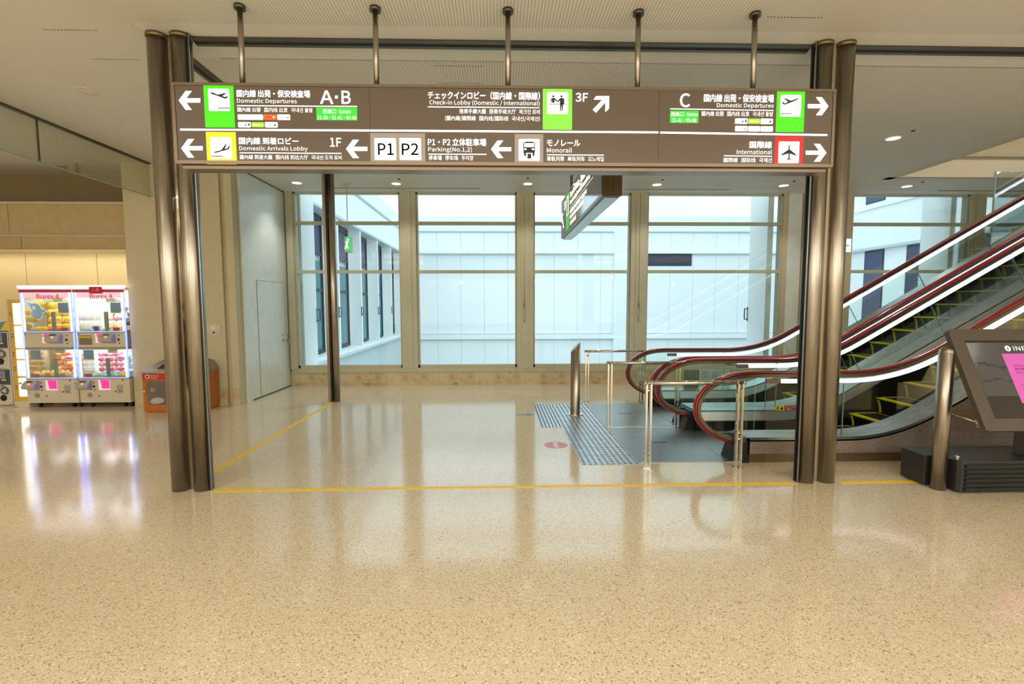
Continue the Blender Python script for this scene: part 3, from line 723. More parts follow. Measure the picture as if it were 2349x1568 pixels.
for a in ((1, '国内線 出発・保安検査場', 738, 122, 1497, 195), (1, 'Domestic Departures', 742, 212, 1360, 266), (1, 'A', 1602, 127, 1735, 262), (1, 'B', 1826, 130, 1915, 262),
          (1, '國內線 出發   国内线 出发   국내선 출발', 745, 303, 1525, 350), (1, '国内線 到着ロビー', 762, 612, 1375, 683), (1, 'Domestic Arrivals Lobby', 765, 702, 1472, 758),
          (1, '國內線 到達大廳   国内线 到达大厅   국내선 도착 로비', 772, 793, 1825, 840), (1, '1F', 1705, 617, 1820, 705),
          (2, 'チェックインロビー（国内線・国際線）', 370, 138, 1528, 218), (2, 'Check-in Lobby (Domestic / International)', 385, 228, 1525, 287),
          (2, '搭乘手續大廳   搭乘手续大厅   체크인 로비', 695, 318, 1528, 368), (2, '(國內線/國際線   国内线/国际线   국내선/국제선)', 548, 390, 1528, 445),
          (2, '3F', 1900, 152, 2025, 240), (2, 'P1·P2 立体駐車場', 370, 622, 972, 698), (2, 'Parking(No.1,2)', 373, 710, 823, 770), (2, '停車場   停车场   주차장', 377, 798, 840, 848),
          (2, 'モノレール', 1602, 637, 1945, 700), (2, 'Monorail', 1602, 718, 1860, 768), (2, '單軌列車   单轨列车   모노레일', 1602, 808, 2190, 858),
          (3, 'C', 722, 157, 823, 297), (3, '国内線 出発・保安検査場', 970, 166, 1692, 245), (3, 'Domestic Departures', 1103, 258, 1690, 313),
          (3, '國內線 出發   国内线 出发   국내선 출발', 945, 342, 1685, 392), (3, '国際線', 1442, 652, 1672, 722), (3, 'International', 1308, 737, 1672, 785), (3, '國際線   国际线   국제선', 1172, 822, 1672, 870)):
    stext(*a)
sbox(1, 1756, 178, 1784, 208, SW, 'dot', .003)
for z, r, t1, t2, b2 in ((1, (1562, 302, 1985, 433), (1630, 320, 1920, 365), (1575, 387, 1975, 425), '21-28·31-41·95-98'), (3, (618, 335, 912, 460), (628, 350, 908, 393), (640, 414, 888, 455), '31-41·95-98')):
    f = sbox(z, *r, SG2, 'gate_plate', .0015); stext(z, '搭乗口  Gates', *t1, parent=f); stext(z, b2, *t2, parent=f)
def chip(z, x0, y0, x1, y1, m, parts):
    c = sbox(z, x0, y0, x1, y1, m, 'airline_plate', .0025, .006)
    w = x1-x0
    for s, u0, u1, mm in parts: stext(z, s, x0+w*u0, y0+.28*(y1-y0), x0+w*u1, y0+.72*(y1-y0), mm, .02, .0035, parent=c)
chip(1, 748, 373, 1010, 428, SW, [('JAL', .03, .16, SR), ('JTA', .30, .46, SO), ('RAC', .54, .70, SO), ('JAC', .78, .95, SR)])
chip(1, 1017, 373, 1148, 428, SO, [('Jetstar', .1, .65, SK), ('★', .68, .93, SW)])
chip(1, 1157, 373, 1290, 430, SW, [('SKY', .12, .55, SB), ('◢', .72, .88, SO)])
chip(1, 752, 452, 883, 507, SW, [('ANA', .1, .5, SB), ('◢', .5, .66, SB), ('■', .8, .92, SK)])
chip(1, 893, 454, 1020, 506, SLG, [('Solaseed', .08, .70, SW), ('S', .78, .92, SW)])
chip(1, 1030, 452, 1162, 508, SW, [('SFJ', .15, .65, SK), ('◢', .66, .85, SK)])
chip(3, 1292, 413, 1420, 470, SW, [('ANA', .1, .5, SB), ('◢', .5, .66, SB), ('■', .8, .92, SK)])
chip(3, 1427, 416, 1550, 470, SLG, [('Solaseed', .08, .70, SW), ('S', .78, .92, SW)])
chip(3, 1557, 416, 1683, 473, SW, [('SFJ', .15, .65, SK), ('◢', .66, .85, SK)])
chip(3, 1292, 492, 1417, 547, SW, [('SKY', .12, .55, SB), ('◢', .72, .88, SO)])
chip(3, 1425, 494, 1550, 549, SW, [])
chip(3, 1557, 496, 1683, 551, SW, [('peach', .15, .85, SPU)])

# ------------------------------------------------------------------ short sign running away from us
s2x0, s2x1 = at(1381, 457, 4.9).x, at(1426, 457, 4.9).x; s2y0, s2y1 = 4.9, 8.05
s2 = thing('hanging_sign', ((s2x0+s2x1)/2, 6.5, 2.72), 'shorter brown hanging sign seen edge-on behind the long sign', 'sign')
bx('case', MT['signbox'], s2, s2x0, s2y0, 2.74, s2x1, s2y1, 3.33, bevel=.004)
bx('base_strip', MT['steel2'], s2, s2x0+.03, s2y0+.01, 2.72, s2x1-.03, s2y1-.01, 2.74)
bx('end_cap', MT['kick'], s2, s2x0-.002, s2y0-.006, 2.735, s2x1+.002, s2y0, 3.335)
for dx in (.04, .10): bx('end_groove', MT['channel'], s2, s2x0+dx*1.1, s2y0-.008, 2.735, s2x0+dx*1.1+.004, s2y0-.006, 3.335)
fx = s2x0-.003
bx('face_panel', mat('sign_brown_dim', rgb(72, 66, 60), .12, 0, .05, coat=.6), s2, fx, s2y0+.02, 2.765, s2x0, s2y1-.02, 3.31)
P2 = lambda u, v: (fx-.003, s2y1-u, v)
def t2(s, u0, v0, u1, v1, m=SW):
    mb = MB(); put_text(mb, s, u0, v0, u1, v1, P2, .02); mb.build('lettering', DW if m is SW else m, s2)
DW = mat('sign_white_dim', (1, 1, 1, 1), .4, 0, .55, (.95, .92, .75, 1))
bx('green_field', SG2, s2, fx-.002, s2y1-.92, 2.77, fx, s2y1-.60, 3.305)
bx('pictogram_plate', DW, s2, fx-.004, s2y1-.88, 2.98, fx-.002, s2y1-.64, 3.26)
MB().box(fx-.005, s2y1-.79, 3.0, fx-.004, s2y1-.73, 3.18).cyl((fx-.005, s2y1-.76, 3.21), (fx-.004, s2y1-.76, 3.21), .018, 10).build('pictogram', SK, s2)
t2('↖', .08, 2.86, .34, 3.12); t2('3F', .40, 3.12, .56, 3.24)
t2('チェックインロビー（国内線・国際線）', 1.0, 3.17, 2.6, 3.27); t2('Check-in Lobby (Domestic / International)', 1.0, 3.07, 2.5, 3.145)
bx('rule', DW, s2, fx-.002, s2y1-2.7, 3.035, fx, s2y1-1.0, 3.045)
t2('搭乘手續大廳   搭乘手续大厅   체크인 로비', 1.0, 2.955, 2.3, 3.01); t2('(國內線/國際線   国内线/国际线)', 1.0, 2.875, 2.1, 2.93)
bx('airline_plate', DW, s2, fx-.002, s2y1-1.55, 2.79, fx, s2y1-1.0, 2.85)
for y in (5.3, 6.45, 7.6):
    MB().cyl(((s2x0+s2x1)/2, y, 3.32), ((s2x0+s2x1)/2, y, H), .02, 12).build('hanger_rod', MT['channel'], s2)

# ------------------------------------------------------------------ exit signs
EG = mat('exit_green', rgb(40, 190, 110), .4, 0, 1.0); EW = mat('exit_white', (1, 1, 1, 1), .4, 0, 1.3, (.9, 1, .93, 1))
p = at(798, 562, 9.38)
t = thing('exit_sign', (p.x, 9.38, 2.67), 'small green exit sign hanging on a thin rod near slim pillar', 'exit sign')
bx('case', MT['cab'], t, p.x-.055, 9.33, 2.66, p.x-.025, 9.45, 2.95)
bx('face', EG, t, p.x-.025, 9.325, 2.67, p.x+.065, 9.34, 2.94)
bx('case', MT['cab'], t, p.x-.025, 9.34, 2.66, p.x+.068, 9.45, 2.95)
man = MB().cyl((p.x+.02, 9.322, 2.89), (p.x+.02, 9.324, 2.89), .016, 8)
for a in ([(-.03, 2.85), (.03, 2.87), (.03, 2.85), (-.02, 2.83)], [(-.01, 2.86), (.02, 2.86), (.01, 2.78), (-.02, 2.78)], [(-.02, 2.78), (0, 2.79), (.03, 2.73), (.01, 2.72)], [(-.02, 2.80), (0, 2.79), (-.03, 2.71), (-.045, 2.715)]):
    man.prism([(p.x+u, w) for u, w in a], 9.322, 9.324, 'y')
man.build('running_figure', EW, t)
MB().cyl((p.x, 9.39, 2.95), (p.x, 9.39, H), .008, 8).build('rod', MT['cab'], t)
MB().cyl((p.x, 9.39, H-.03), (p.x, 9.39, H), .06, 16, .07).build('ceiling_cup', MT['cab'], t)
p = at(1944, 563, 9.0)
t = thing('exit_sign', (p.x, 9.0, 2.6), 'white and green exit sign peeking out beside the right double pillar', 'exit sign')
bx('case', MT['cab'], t, p.x-.28, 8.98, 2.62, p.x+.06, 9.06, 2.88)
bx('face', EW, t, p.x-.27, 8.975, 2.63, p.x+.05, 8.98, 2.87)
bx('green_mark', EG, t, p.x-.1, 8.972, 2.73, p.x+.01, 8.975, 2.76)
bx('green_mark', EG, t, p.x-.26, 8.972, 2.65, p.x-.12, 8.975, 2.85)
MB().cyl((p.x-.11, 9.02, 2.88), (p.x-.11, 9.02, H), .008, 8).build('rod', MT['cab'], t)

# switch plate on wall
t = thing('switch_plate', (-4.68, 8.09, 1.17), 'steel call plate with small yellow notice on the beige wall', 'switch')
bx('plate', MT['steel2'], t, -4.80, 8.09, 1.165, -4.57, 8.10, 1.355, bevel=.002)
bx('notice', flat('notice_yellow', 236, 214, 110), t, -4.72, 8.086, 1.265, -4.645, 8.09, 1.315)
MB().cyl((-4.68, 8.08, 1.215), (-4.68, 8.09, 1.215), .016, 14).build('button', flat('button_red', 110, 30, 34), t)
bx('notice_strip', flat('notice_white', 225, 220, 205), t, -4.71, 8.087, 1.168, -4.65, 8.09, 1.18)

# ================================================================== TACTILE PAVING, LANDING PLATES
TP = thing('tactile_paving', (1.0, 6.4, 0), 'grey steel tactile paving strip on the floor before the escalators', 'tactile paving')
def tile(x0, y0, w, l, bars):
    bx('tile', MT['tactile'], TP, x0+.0015, y0+.0015, 0, x0+w-.0015, y0+l-.0015, .004)
    b = MB()
    if bars:
        for i in range(6):
            for j in range(5):
                x = x0+w*(i+.5)/6; y = y0+l*(j+.5)/5; b.box(x-.008, y-.022, .004, x+.008, y+.022, .0085)
    else:
        for i in range(5):
            for j in range(5):
                x = x0+w*(i+.5)/5; y = y0+l*(j+.5)/5
                b.box(x-.013, y-.007, .004, x+.013, y+.007, .008)
    return b
TX, TW, TL = .862, .303, .311
allb = MB()
for i in range(2):
    for j in range(10):
        q = tile(TX+i*TW, 4.86+j*TL, TW, TL, False); allb.add(q.v, q.f)
for j in range(5):
    q = tile(TX-.29, 6.41+j*TL, .29, TL, True); allb.add(q.v, q.f)
allb.build('bumps', MT['bump'], TP, kind='stuff')
for ya, yb, nm in ((4.93, 6.36, 'near'), (6.46, 7.96, 'far')):
    t = thing('landing_plate', (2.4, (ya+yb)/2, 0), 'ribbed steel landing plate at foot of the %s escalator' % nm, 'floor plate')
    for k in range(2):
        x0 = 1.47+k*.94
        bx('ribbed_plate', MT['landing'], t, x0, ya, 0, x0+.935, yb, .005)
    bx('edge', MT['steel2'], t, 1.465, ya-.012, 0, 3.29, ya, .006); bx('edge', MT['steel2'], t, 1.465, yb, 0, 3.29, yb+.012, .006)
    MB().box(1.47+.35, (ya+yb)/2-.02, .005, 1.47+.55, (ya+yb)/2+.02, .007).build('name_plate', MT['channel'], t)

# ================================================================== ESCALATORS
T30 = math.tan(math.radians(30))
def path(x_int, z0, R=2.0, xa=2.6, xb=11.6, n_arc=10, step=.45):
    """flat at z0, arc, then 30 degree rise; the straight parts would meet at x_int"""
    T = R*math.tan(math.radians(15)); pts = []
    x = xa
    while x < x_int-T-.02: pts.append((x, z0)); x += step
    for i in range(n_arc+1):
        a = math.radians(30)*i/n_arc; pts.append((x_int-T+R*math.sin(a), z0+R*(1-math.cos(a))))
    x = pts[-1][0]+step
    while x < xb: pts.append((x, z0+(x-x_int)*T30)); x += step
    pts.append((xb, z0+(xb-x_int)*T30))
    return pts
def pz(x, x_int, z0, R=2.0):
    T = R*math.tan(math.radians(15))
    if x <= x_int-T: return z0
    if x >= x_int+T*math.cos(math.radians(30)): return z0+(x-x_int)*T30
    return z0+R-math.sqrt(max(0, R*R-(x-x_int+T)**2))
XI = 4.283; ZR = .93
def newel(ax=.62, az=.385, cx=2.72, cz=None, n=18):
    cz = cz if cz is not None else ZR-az
    pts = []
    for i in range(n+1):
        a = math.radians(262-172*i/n)       # bottom .. left .. top
        c, s = math.cos(a), math.sin(a)
        pts.append((cx+ax*math.copysign(abs(c)**.95, c), cz+az*math.copysign(abs(s)**.95, s)))
    return pts
def offset(pts, d):
    o = []; n = len(pts)
    for i, (x, z) in enumerate(pts):
        a = pts[max(i-1, 0)]; b = pts[min(i+1, n-1)]; tx, tz = b[0]-a[0], b[1]-a[1]; L = math.hypot(tx, tz) or 1
        o.append((x-tz/L*d, z+tx/L*d))
    return o
def stepz(x): return pz(x, 4.223, 0, 1.2)
def deckz(x): return pz(x, 4.155, .27, 1.8)
ell = lambda a, b, n=12: [(a*math.cos(2*PI*i/n), b*math.sin(2*PI*i/n)) for i in range(n)]
XE = 11.4
def balustrade(esc, y, led_x, out, label_side, ow=.17):
    """y centre of the rail; out = direction away from the steps"""
    rail = newel()[:-1] + path(XI, ZR, xa=2.72, xb=XE)
    h = MB().sweep(rail, ell(.042, .017), y)
    h.build('handrail', MT['red'], esc)
    g = MB().sweep(offset(rail, -.032), [(-.030, -.022), (.030, -.022), (.034, .016), (-.034, .016)], y, smooth=False)
    g.build('handrail_guide', MT['guide'], esc)
    # glass: newel piece + panels cut square to the rail
    nw = offset(newel(), -.055)
    zb = .285
    poly = [(x, max(z, zb)) for x, z in nw if z > zb-.06]
    poly = [p for i, p in enumerate(poly) if i == 0 or math.hypot(p[0]-poly[i-1][0], p[1]-poly[i-1][1]) > 1e-3]
    poly = [(2.75, zb)] + poly + [(2.75, ZR-.055)]
    pl = []
    for q in poly:
        if not pl or math.hypot(q[0]-pl[-1][0], q[1]-pl[-1][1]) > .004: pl.append(q)
    MB().prism(pl, y-.006, y+.006).build('glass_panel', MT['bglass'], esc)
    top = offset(path(XI, ZR, xa=2.76, xb=XE, step=.12), -.055)
    bot = [(x, z) for x, z in offset(path(XI, ZR, xa=2.76, xb=XE, step=.12), -.66)]
    cum = 0; cuts = [0]; seg = [0]
    for i in range(1, len(top)):
        cum += math.hypot(top[i][0]-top[i-1][0], top[i][1]-top[i-1][1]); seg.append(cum)
    lims = [0.02, .85, 1.95, 3.15, 4.35, 5.55, 6.75, 7.95, 9.15, 20]
    for a, b in zip(lims, lims[1:]):
        idx = [i for i, s in enumerate(seg) if a <= s <= b]
        if len(idx) < 2: continue
        i0, i1 = idx[0], min(idx[-1]+1, len(top)-1)
        def lerp(P, i, j, t): return (P[i][0]+(P[j][0]-P[i][0])*t, P[i][1]+(P[j][1]-P[i][1])*t)
        T_ = [top[i] for i in range(i0, i1+1)]; B_ = [bot[i] for i in range(i0, i1+1)]
        if i1 < len(top)-1:
            T_[-1] = lerp(T_, -1, -2, .06); B_[-1] = lerp(B_, -1, -2, .06)
        vs = []; fs = []; n = len(T_)
        for yy in (y-.006, y+.006):
            for P in T_: vs.append((P[0], yy, P[1]))
            for P in B_: vs.append((P[0], yy, P[1]))
        for i in range(n-1):
            fs.append((i, i+1, n+i+1, n+i)); fs.append((2*n+i, 3*n+i, 3*n+i+1, 2*n+i+1))
            fs.append((i, 2*n+i, 2*n+i+1, i+1)); fs.append((n+i, n+i+1, 3*n+i+1, 3*n+i))
        fs.append((0, n, 3*n, 2*n)); fs.append((n-1, 3*n-1, 4*n-1, 2*n-1))
        MB().add(vs, fs).build('glass_panel', MT['bglass'], esc)
        if i1 < len(top)-1:
            e = MB().prism([T_[-1], (T_[-1][0]+.006, T_[-1][1]), (B_[-1][0]+.006, B_[-1][1]), B_[-1]], y-.007, y+.007)
            e.build('glass_joint', MT['eglass'], esc)
    # light strip under the rail, on the side of the camera
    lp = [p for p in offset(path(XI, ZR, xa=2.76, xb=XE, step=.15), -.095) if p[0] > led_x]
    lp = [(led_x, ZR-.095)] + lp
    MB().sweep(lp, [(-.018, -.020), (.018, -.020), (.018, .020), (-.018, .020)], y-.012, smooth=False).build('light_strip', MT['led'], esc)
    bx('light_bracket', MT['guide'], esc, led_x-.16, y-.03, ZR-.115, led_x-.01, y+.015, ZR-.07, bevel=.006)
    # deck caps and skirts
    yo = y+out*ow; yi = y-out*.13
    dk = [(x, deckz(x)) for x in [2.58+.1*i for i in range(int((XE-2.58)/.1)+1)]]
    MB().sweep(dk, [(min(yo, yi)-y, -.045), (max(yo, yi)-y, -.045), (max(yo, yi)-y, 0), (min(yo, yi)-y, 0)], y, smooth=False).build('deck', MT['deck'], esc)
    # inner steel apron then black skirt
    sgn = -out
    n = len(dk); a = MB()
    pr = lambda z0f, z1f, ya, yb, x0=2.6: a.add(
        [(x, ya, z0f(x, z)) for x, z in dk]+[(x, yb, z1f(x, z)) for x, z in dk],
        [(i, i+1, n+i+1, n+i) for i in range(n-1)])
    pr(lambda x, z: z-.02, lambda x, z: z-.13, yi, yi+sgn*.025)
    a.build('apron', MT['steel2'], esc)
    a = MB()
    a.add([(x, yi+sgn*.022, z-.125) for x, z in dk]+[(x, yi+sgn*.022, -.02+max(0, stepz(x)-.25)) for x, z in dk],
          [(i, i+1, n+i+1, n+i) for i in range(n-1)])
    a.add([(x, yi+sgn*.030, z-.13) for x, z in dk]+[(x, yi+sgn*.030, z-.14) for x, z in dk],
          [(i, i+1, n+i+1, n+i) for i in range(n-1)], mi=1)
    a.build('skirt', [MT['skirt'], MT['steel2']], esc)
    # newel foot
    f = MB().prism([(2.44, 0), (2.60, 0), (2.60, .255), (2.52, .255)], y-.10, y+.10)
    f.build('newel_foot', MT['black'], esc)
def escalator(name, ya, yb, lab, near):
    esc = thing('escalator', (4, (ya+yb)/2, 0), lab, 'escalator')
    balustrade(esc, ya, 3.02 if near else 3.3, -1, 0, .17 if near else .12)
    balustrade(esc, yb, 3.33 if near else 2.93, 1, 0, .12 if near else .17)
    y0, y1 = ya+.155, yb-.155
    xs = [3.50, 3.89, 4.27, 4.62]+[4.62+.3532*k for k in range(1, 19)]
    for i in range(len(xs)-1):
        x, xn = xs[i], xs[i+1]; z = stepz(x); zp_ = stepz(xs[i-1]) if i else -.05
        s = MB().box(x+.004, y0, z-.03, xn+.02, y1, z)
        if z-zp_ > .01:
            k = 6; pr = []
            for j in range(k+1):
                q = j/k; pr.append((x+.004+.045*math.sin(q*PI/2)*(1-q*.0), z-q*(z-zp_)))
            vs = [(u, y0, w) for u, w in pr]+[(u, y1, w) for u, w in pr]
            s.add(vs, [(j, j+1, k+1+j+1, k+1+j) for j in range(k)], True)
        so = s.build('step', MT['tread'], esc)
        b = MB().box(x-.002, y0, z-.018, x+.05, y1, z+.003).box(x, y1-.045, z-.004, xn, y1, z+.003).box(x, y0, z-.004, xn, y0+.045, z+.003)
        if z-zp_ > .05:
            b.box(xn-.006, y0, z-.0, xn+.004, y1, z+.003)
            for yy in (y0, y1-.042):
                vs = [(u-.004, yy, w) for u, w in pr]+[(u-.004, yy+.042, w) for u, w in pr]
                b.add(vs, [(j, j+1, k+1+j+1, k+1+j) for j in range(k)], True)
        b.build('yellow_edge', MT['yel'], so)
    bx('comb_plate', MT['steel2'], esc, 3.30, y0, .0, 3.50, y1, .010)
    # truss underside and dark well
    dk = [(x, stepz(x)-.35) for x in [3.3+.3*i for i in range(int((XE-3.3)/.3)+1)]]
    MB().sweep([p for p in dk if p[1] > .01], [(-.74, -.03), (.74, -.03), (.74, 0), (-.74, 0)], (ya+yb)/2, smooth=False).build('truss_base', MT['clad'], esc)
    for (yy, o_) in ((ya-.17, -1), (yb+.17, 1)):
        if (near and o_ == 1) or (not near and o_ == -1): continue
        c = MB(); xs2 = [2.60+.1*i for i in range(int((XE-2.6)/.1)+1)]
        vs = [(x, yy, deckz(x)-.03) for x in xs2]+[(x, yy, max(.095, stepz(x)-.55)) for x in xs2]; n = len(xs2)
        c.add(vs, [(i, n+i, n+i+1, i+1) for i in range(n-1)])
        c.add([(2.60, yy, .095), (2.60, yy, .24), (2.60, yy+.28*(-o_), .24), (2.60, yy+.28*(-o_), .095)], [(0, 1, 2, 3)])
        c.build('side_cladding', MT['clad'], esc)
        bx('kick_plate', MT['kick'], esc, 2.62, yy+.012*(-o_), 0, 7.2, yy+.03*(-o_), .095)
        bx('black_end', MT['black'], esc, 2.53, min(yy, yy+.30*(-o_)), 0, 2.62, max(yy, yy+.30*(-o_)), .262)
        bx('cladding_joint', MT['channel'], esc, 3.35, yy-.002, .1, 3.356, yy+.002, .23)
    return esc
E1 = escalator('escalator', 5.05, 6.31, 'near escalator with red handrails and yellow-edged steps', True)
E2 = escalator('escalator', 6.56, 7.82, 'far escalator with red handrails, nearest the window', False)
bx('side_panel', MT['clad'], E1, 4.72, 4.90, .0, 9.5, 4.93, .53)
bx('side_ledge', MT['kick'], E1, 4.72, 4.86, .47, 9.5, 4.90, .535)
# warning sticker on the near escalator apron
p0 = at(1776, 941, 6.17)
t = MB().box(p0.x, 6.148, .268, p0.x+.12, 6.151, .335).build('warning_sticker', flat('warn_yellow', 232, 222, 30), E1)
MB().box(p0.x+.12, 6.148, .268, p0.x+.29, 6.151, .335).build('warning_sticker', flat('warn_red', 176, 36, 38), E1)
mb = MB(); put_text(mb, 'ベビーカー', p0.x+.13, .305, p0.x+.28, .328, lambda u, v: (u, 6.146, v)); put_text(mb, '禁止', p0.x+.15, .275, p0.x+.22, .298, lambda u, v: (u, 6.146, v)); mb.build('lettering', flat('warn_white', 240, 235, 230), E1)
mb = MB(); mb.cyl((p0.x+.03, 6.144, .32), (p0.x+.03, 6.148, .32), .010, 8).box(p0.x+.02, 6.144, .275, p0.x+.04, 6.148, .31).cyl((p0.x+.085, 6.144, .295), (p0.x+.085, 6.148, .295), .02, 10); mb.build('pictogram', SK, E1)

# guard rails at the escalator foot
def guard(y, lab):
    t = thing('guard_rail', (1.96, y, 0), lab, 'guard rail', 'chrome guard rails at the escalator foot')
    z = .875
    for x in (1.475, 1.520, 2.40, 2.445):
        bx('post', MT['chrome'], t, x-.009, y-.02, 0, x+.009, y+.02, z-.01)
    MB().cyl((1.45, y, z), (2.47, y, z), .021, 16).build('top_bar', MT['chrome'], t)
    for x in (1.465, 1.53, 2.39, 2.455): MB().cyl((x-.006, y, z), (x+.006, y, z), .027, 16).build('collar', MT['chrome'], t)
    for x in (1.4975, 2.4225):
        bx('foot', MT['chrome'], t, x-.045, y-.035, 0, x+.045, y+.035, .008)
        for zz in ((.30, .36) if x > 2 else (.80,)): MB().cyl((x-.03, y, zz), (x+.03, y, zz), .014, 10).build('clamp', MT['chrome'], t)
    bx('glass_infill', MT['bglass'], t, 2.45, y-.004, .27, 2.50, y+.004, .84)
    return t
guard(4.73, 'chrome guard rail standing nearest the camera at the escalator foot')
guard(6.41, 'chrome guard rail between the near and far escalator landing plates')
guard(8.08, 'chrome guard rail farthest back, closest to the window wall')

# low notice screen behind the far escalator
ns = thing('notice_screen', (4.0, 8.2, 0), 'low clear screen with green board and three notices behind the far escalator', 'notice board')
na = at(1566, 846, 8.16); nb_ = at(1676, 895, 8.16)
bx('clear_panel', MT['bglass'], ns, na.x-.02, 8.16, .02, nb_.x+.02, 8.168, na.z+.02)
bx('foot_rail', MT['steel2'], ns, na.x-.02, 8.13, 0, nb_.x+.02, 8.20, .03)
PAPER = flat('paper', 214, 218, 212); MARK = flat('mark_grey', 110, 112, 130)
a = at(1568, 848, 8.16); b = at(1602, 895, 8.16)
bx('green_board', flat('board_green', 88, 98, 84), ns, a.x, 8.15, b.z, b.x, 8.16, a.z)
for (px0, px1, py0, py1, nm) in ((1605, 1626, 846, 870, 'a'), (1629, 1650, 847, 871, 'b'), (1653, 1674, 847, 868, 'c')):
    a = at(px0, py0, 8.16); b = at(px1, py1, 8.16)
    sh_ = bx('notice_sheet', PAPER, ns, a.x, 8.155, b.z, b.x, 8.16, a.z)
    cx, cz = (a.x+b.x)/2, (a.z*.4+b.z*.6); w = (b.x-a.x)
    mk = MB()
    if nm != 'c':
        n = 18; r0, r1 = w*.30, w*.24
        vs = [(cx+r*math.cos(2*PI*i/n), 8.152, cz+r*math.sin(2*PI*i/n)) for r in (r0, r1) for i in range(n)]
        mk.add(vs, [(i, (i+1) % n, n+(i+1) % n, n+i) for i in range(n)]); mk.prism([(cx-w*.2, cz+w*.16), (cx-w*.16, cz+w*.2), (cx+w*.2, cz-w*.16), (cx+w*.16, cz-w*.2)], 8.151, 8.152)
    else: mk.prism([(cx-w*.1, cz-w*.25), (cx+w*.1, cz-w*.25), (cx, cz+w*.25)], 8.151, 8.152)
    put_text(mk, '警告文', a.x+w*.15, a.z-w*.32, b.x-w*.15, a.z-w*.12, lambda u, v: (u, 8.152, v)); mk.build('mark', MARK, sh_)

# slanted pipe sign
x, y, r = 1.158, 7.19, .071
t = thing('pipe_bollard', (x, y, 0), 'slant-cut brown steel pipe bollard on the tactile paving', 'bollard')
n = 28; vs = []
for i in range(n):
    a = 2*PI*i/n; vs.append((x+r*math.cos(a), y+r*math.sin(a), .012))
for i in range(n):
    a = 2*PI*i/n; vs.append((x+r*math.cos(a), y+r*math.sin(a), 1.025+.075*math.cos(a)*1.0))
MB().add(vs, [(i, (i+1) % n, n+(i+1) % n, n+i) for i in range(n)], True).add(vs[n:], [tuple(range(n))]).build('pipe', MT['steel'], t)
MB().cyl((x, y, .0), (x, y, .014), .118, 32).build('base_disc', MT['chrome'], t)
sw = MB(); pr = []
for i in range(40):
    z = .97-.012*i*1.0; a = PI+.12+.10*math.sin(i*.75); pr.append((x+(r+.001)*math.cos(a+.25), y+(r+.001)*math.sin(a+.25), z))
for p, q in zip(pr, pr[1:]): sw.cyl(p, q, .0035, 5)
sw.build('red_writing', flat('pipe_red', 196, 60, 50), t)

# ================================================================== KIOSK at right
t = thing('bollard', (3.94, 4.12, 0), 'round-topped steel bollard at the left end of information kiosk', 'bollard')
b = MB().cyl((3.94, 4.12, 0), (3.94, 4.12, 1.22), .058, 32)
pts = [(.058, 1.22), (.056, 1.24), (.048, 1.258), (.033, 1.270), (.012, 1.275), (.0005, 1.276)]
n = 32; vs = [(3.94+rr*math.cos(2*PI*i/n), 4.12+rr*math.sin(2*PI*i/n), z) for rr, z in pts for i in range(n)]
b.add(vs, [(k*n+i, k*n+(i+1) % n, (k+1)*n+(i+1) % n, (k+1)*n+i) for k in range(len(pts)-1) for i in range(n)], True)
b.build('post', MT['steel'], t)
kk = thing('information_kiosk', (4.9, 4.2, 0), 'dark touch screen information kiosk on a black louvred base at right', 'kiosk')
# base: chamfered box with slats
b = MB().prism([(4.03, 3.995), (6.2, 3.995), (6.2, 4.45), (3.87, 4.45), (3.87, 4.19), (4.01, 4.19), (4.01, 4.03)], .01, .285, 'z')
b.build('base', mat('kiosk_black', rgb(40, 40, 40), .4), kk, bevel=.006)
for k in range(6): bx('slat', mat('slat_black', rgb(24, 23, 21), .4) if k == 0 else bpy.data.materials['slat_black'], kk, 4.05, 3.975, .03+k*.040, 6.2, 3.996, .055+k*.040, bevel=.003)
MB().cyl((4.03, 4.05, .285), (4.03, 4.05, .30), .012, 10).blob((4.03, 4.05, .312), .018, .018, .016).build('knob', MT['chrome'], kk)
O = Vector((3.962, 4.15, 1.432)); V = (Vector((3.962, 3.75, .622))-O).normalized(); U = Vector((1, 0, 0)); Nn = V.cross(U).normalized()
if Nn.y > 0: Nn = -Nn
Lv = .905
KP = lambda u, v, w=0: tuple(O+U*u+V*v+Nn*w)
def kprism(mb, poly, w0, w1):
    n = len(poly); vs = [KP(u, v, w0) for u, v in poly]+[KP(u, v, w1) for u, v in poly]
    mb.add(vs, [tuple(range(n)), tuple(reversed(range(n, 2*n)))]+[(i, n+i, n+(i+1) % n, (i+1) % n) for i in range(n)]); return mb
def kuv(px, py):
    d = RT*((px-1174.5)/FPX) + UP*(-(py-784)/FPX) + _f; tt = (O-EYE).dot(Nn)/d.dot(Nn); q = EYE+d*tt-O; return q.dot(U), q.dot(V)
KW = 1.75
fm = mat('kiosk_frame', rgb(84, 76, 66), .4, .2)
kprism(MB(), rrect(0, 0, KW, Lv, .03), -.05, 0).build('screen_case', fm, kk, bevel=.004)
s0 = kuv(2213, 781); s1 = kuv(2290, 960)
scr = mat('screen_dark', rgb(70, 70, 72), .12, 0, .06, coat=.5)
kprism(MB(), [(s0[0], s0[1]), (KW-.1, s0[1]), (KW-.1, s1[1]), (s0[0], s1[1])], -.001, .001).build('screen', scr, kk)
kprism(MB(), [(s0[0], s0[1]), (KW-.1, s0[1]), (KW-.1, s0[1]+.02), (s0[0], s0[1]+.02)], .001, .0016).build('screen_shadow_line', MT['black'], kk)
a = kuv(2297, 811); 
kprism(MB(), [(a[0], a[1]), (KW-.35, a[1]), (KW-.35, a[1]+.44), (a[0], a[1]+.44)], .001, .002).build('popup_picture', mat("popup_pink", rgb(200, 90, 180), .3, 0, .2), kk)
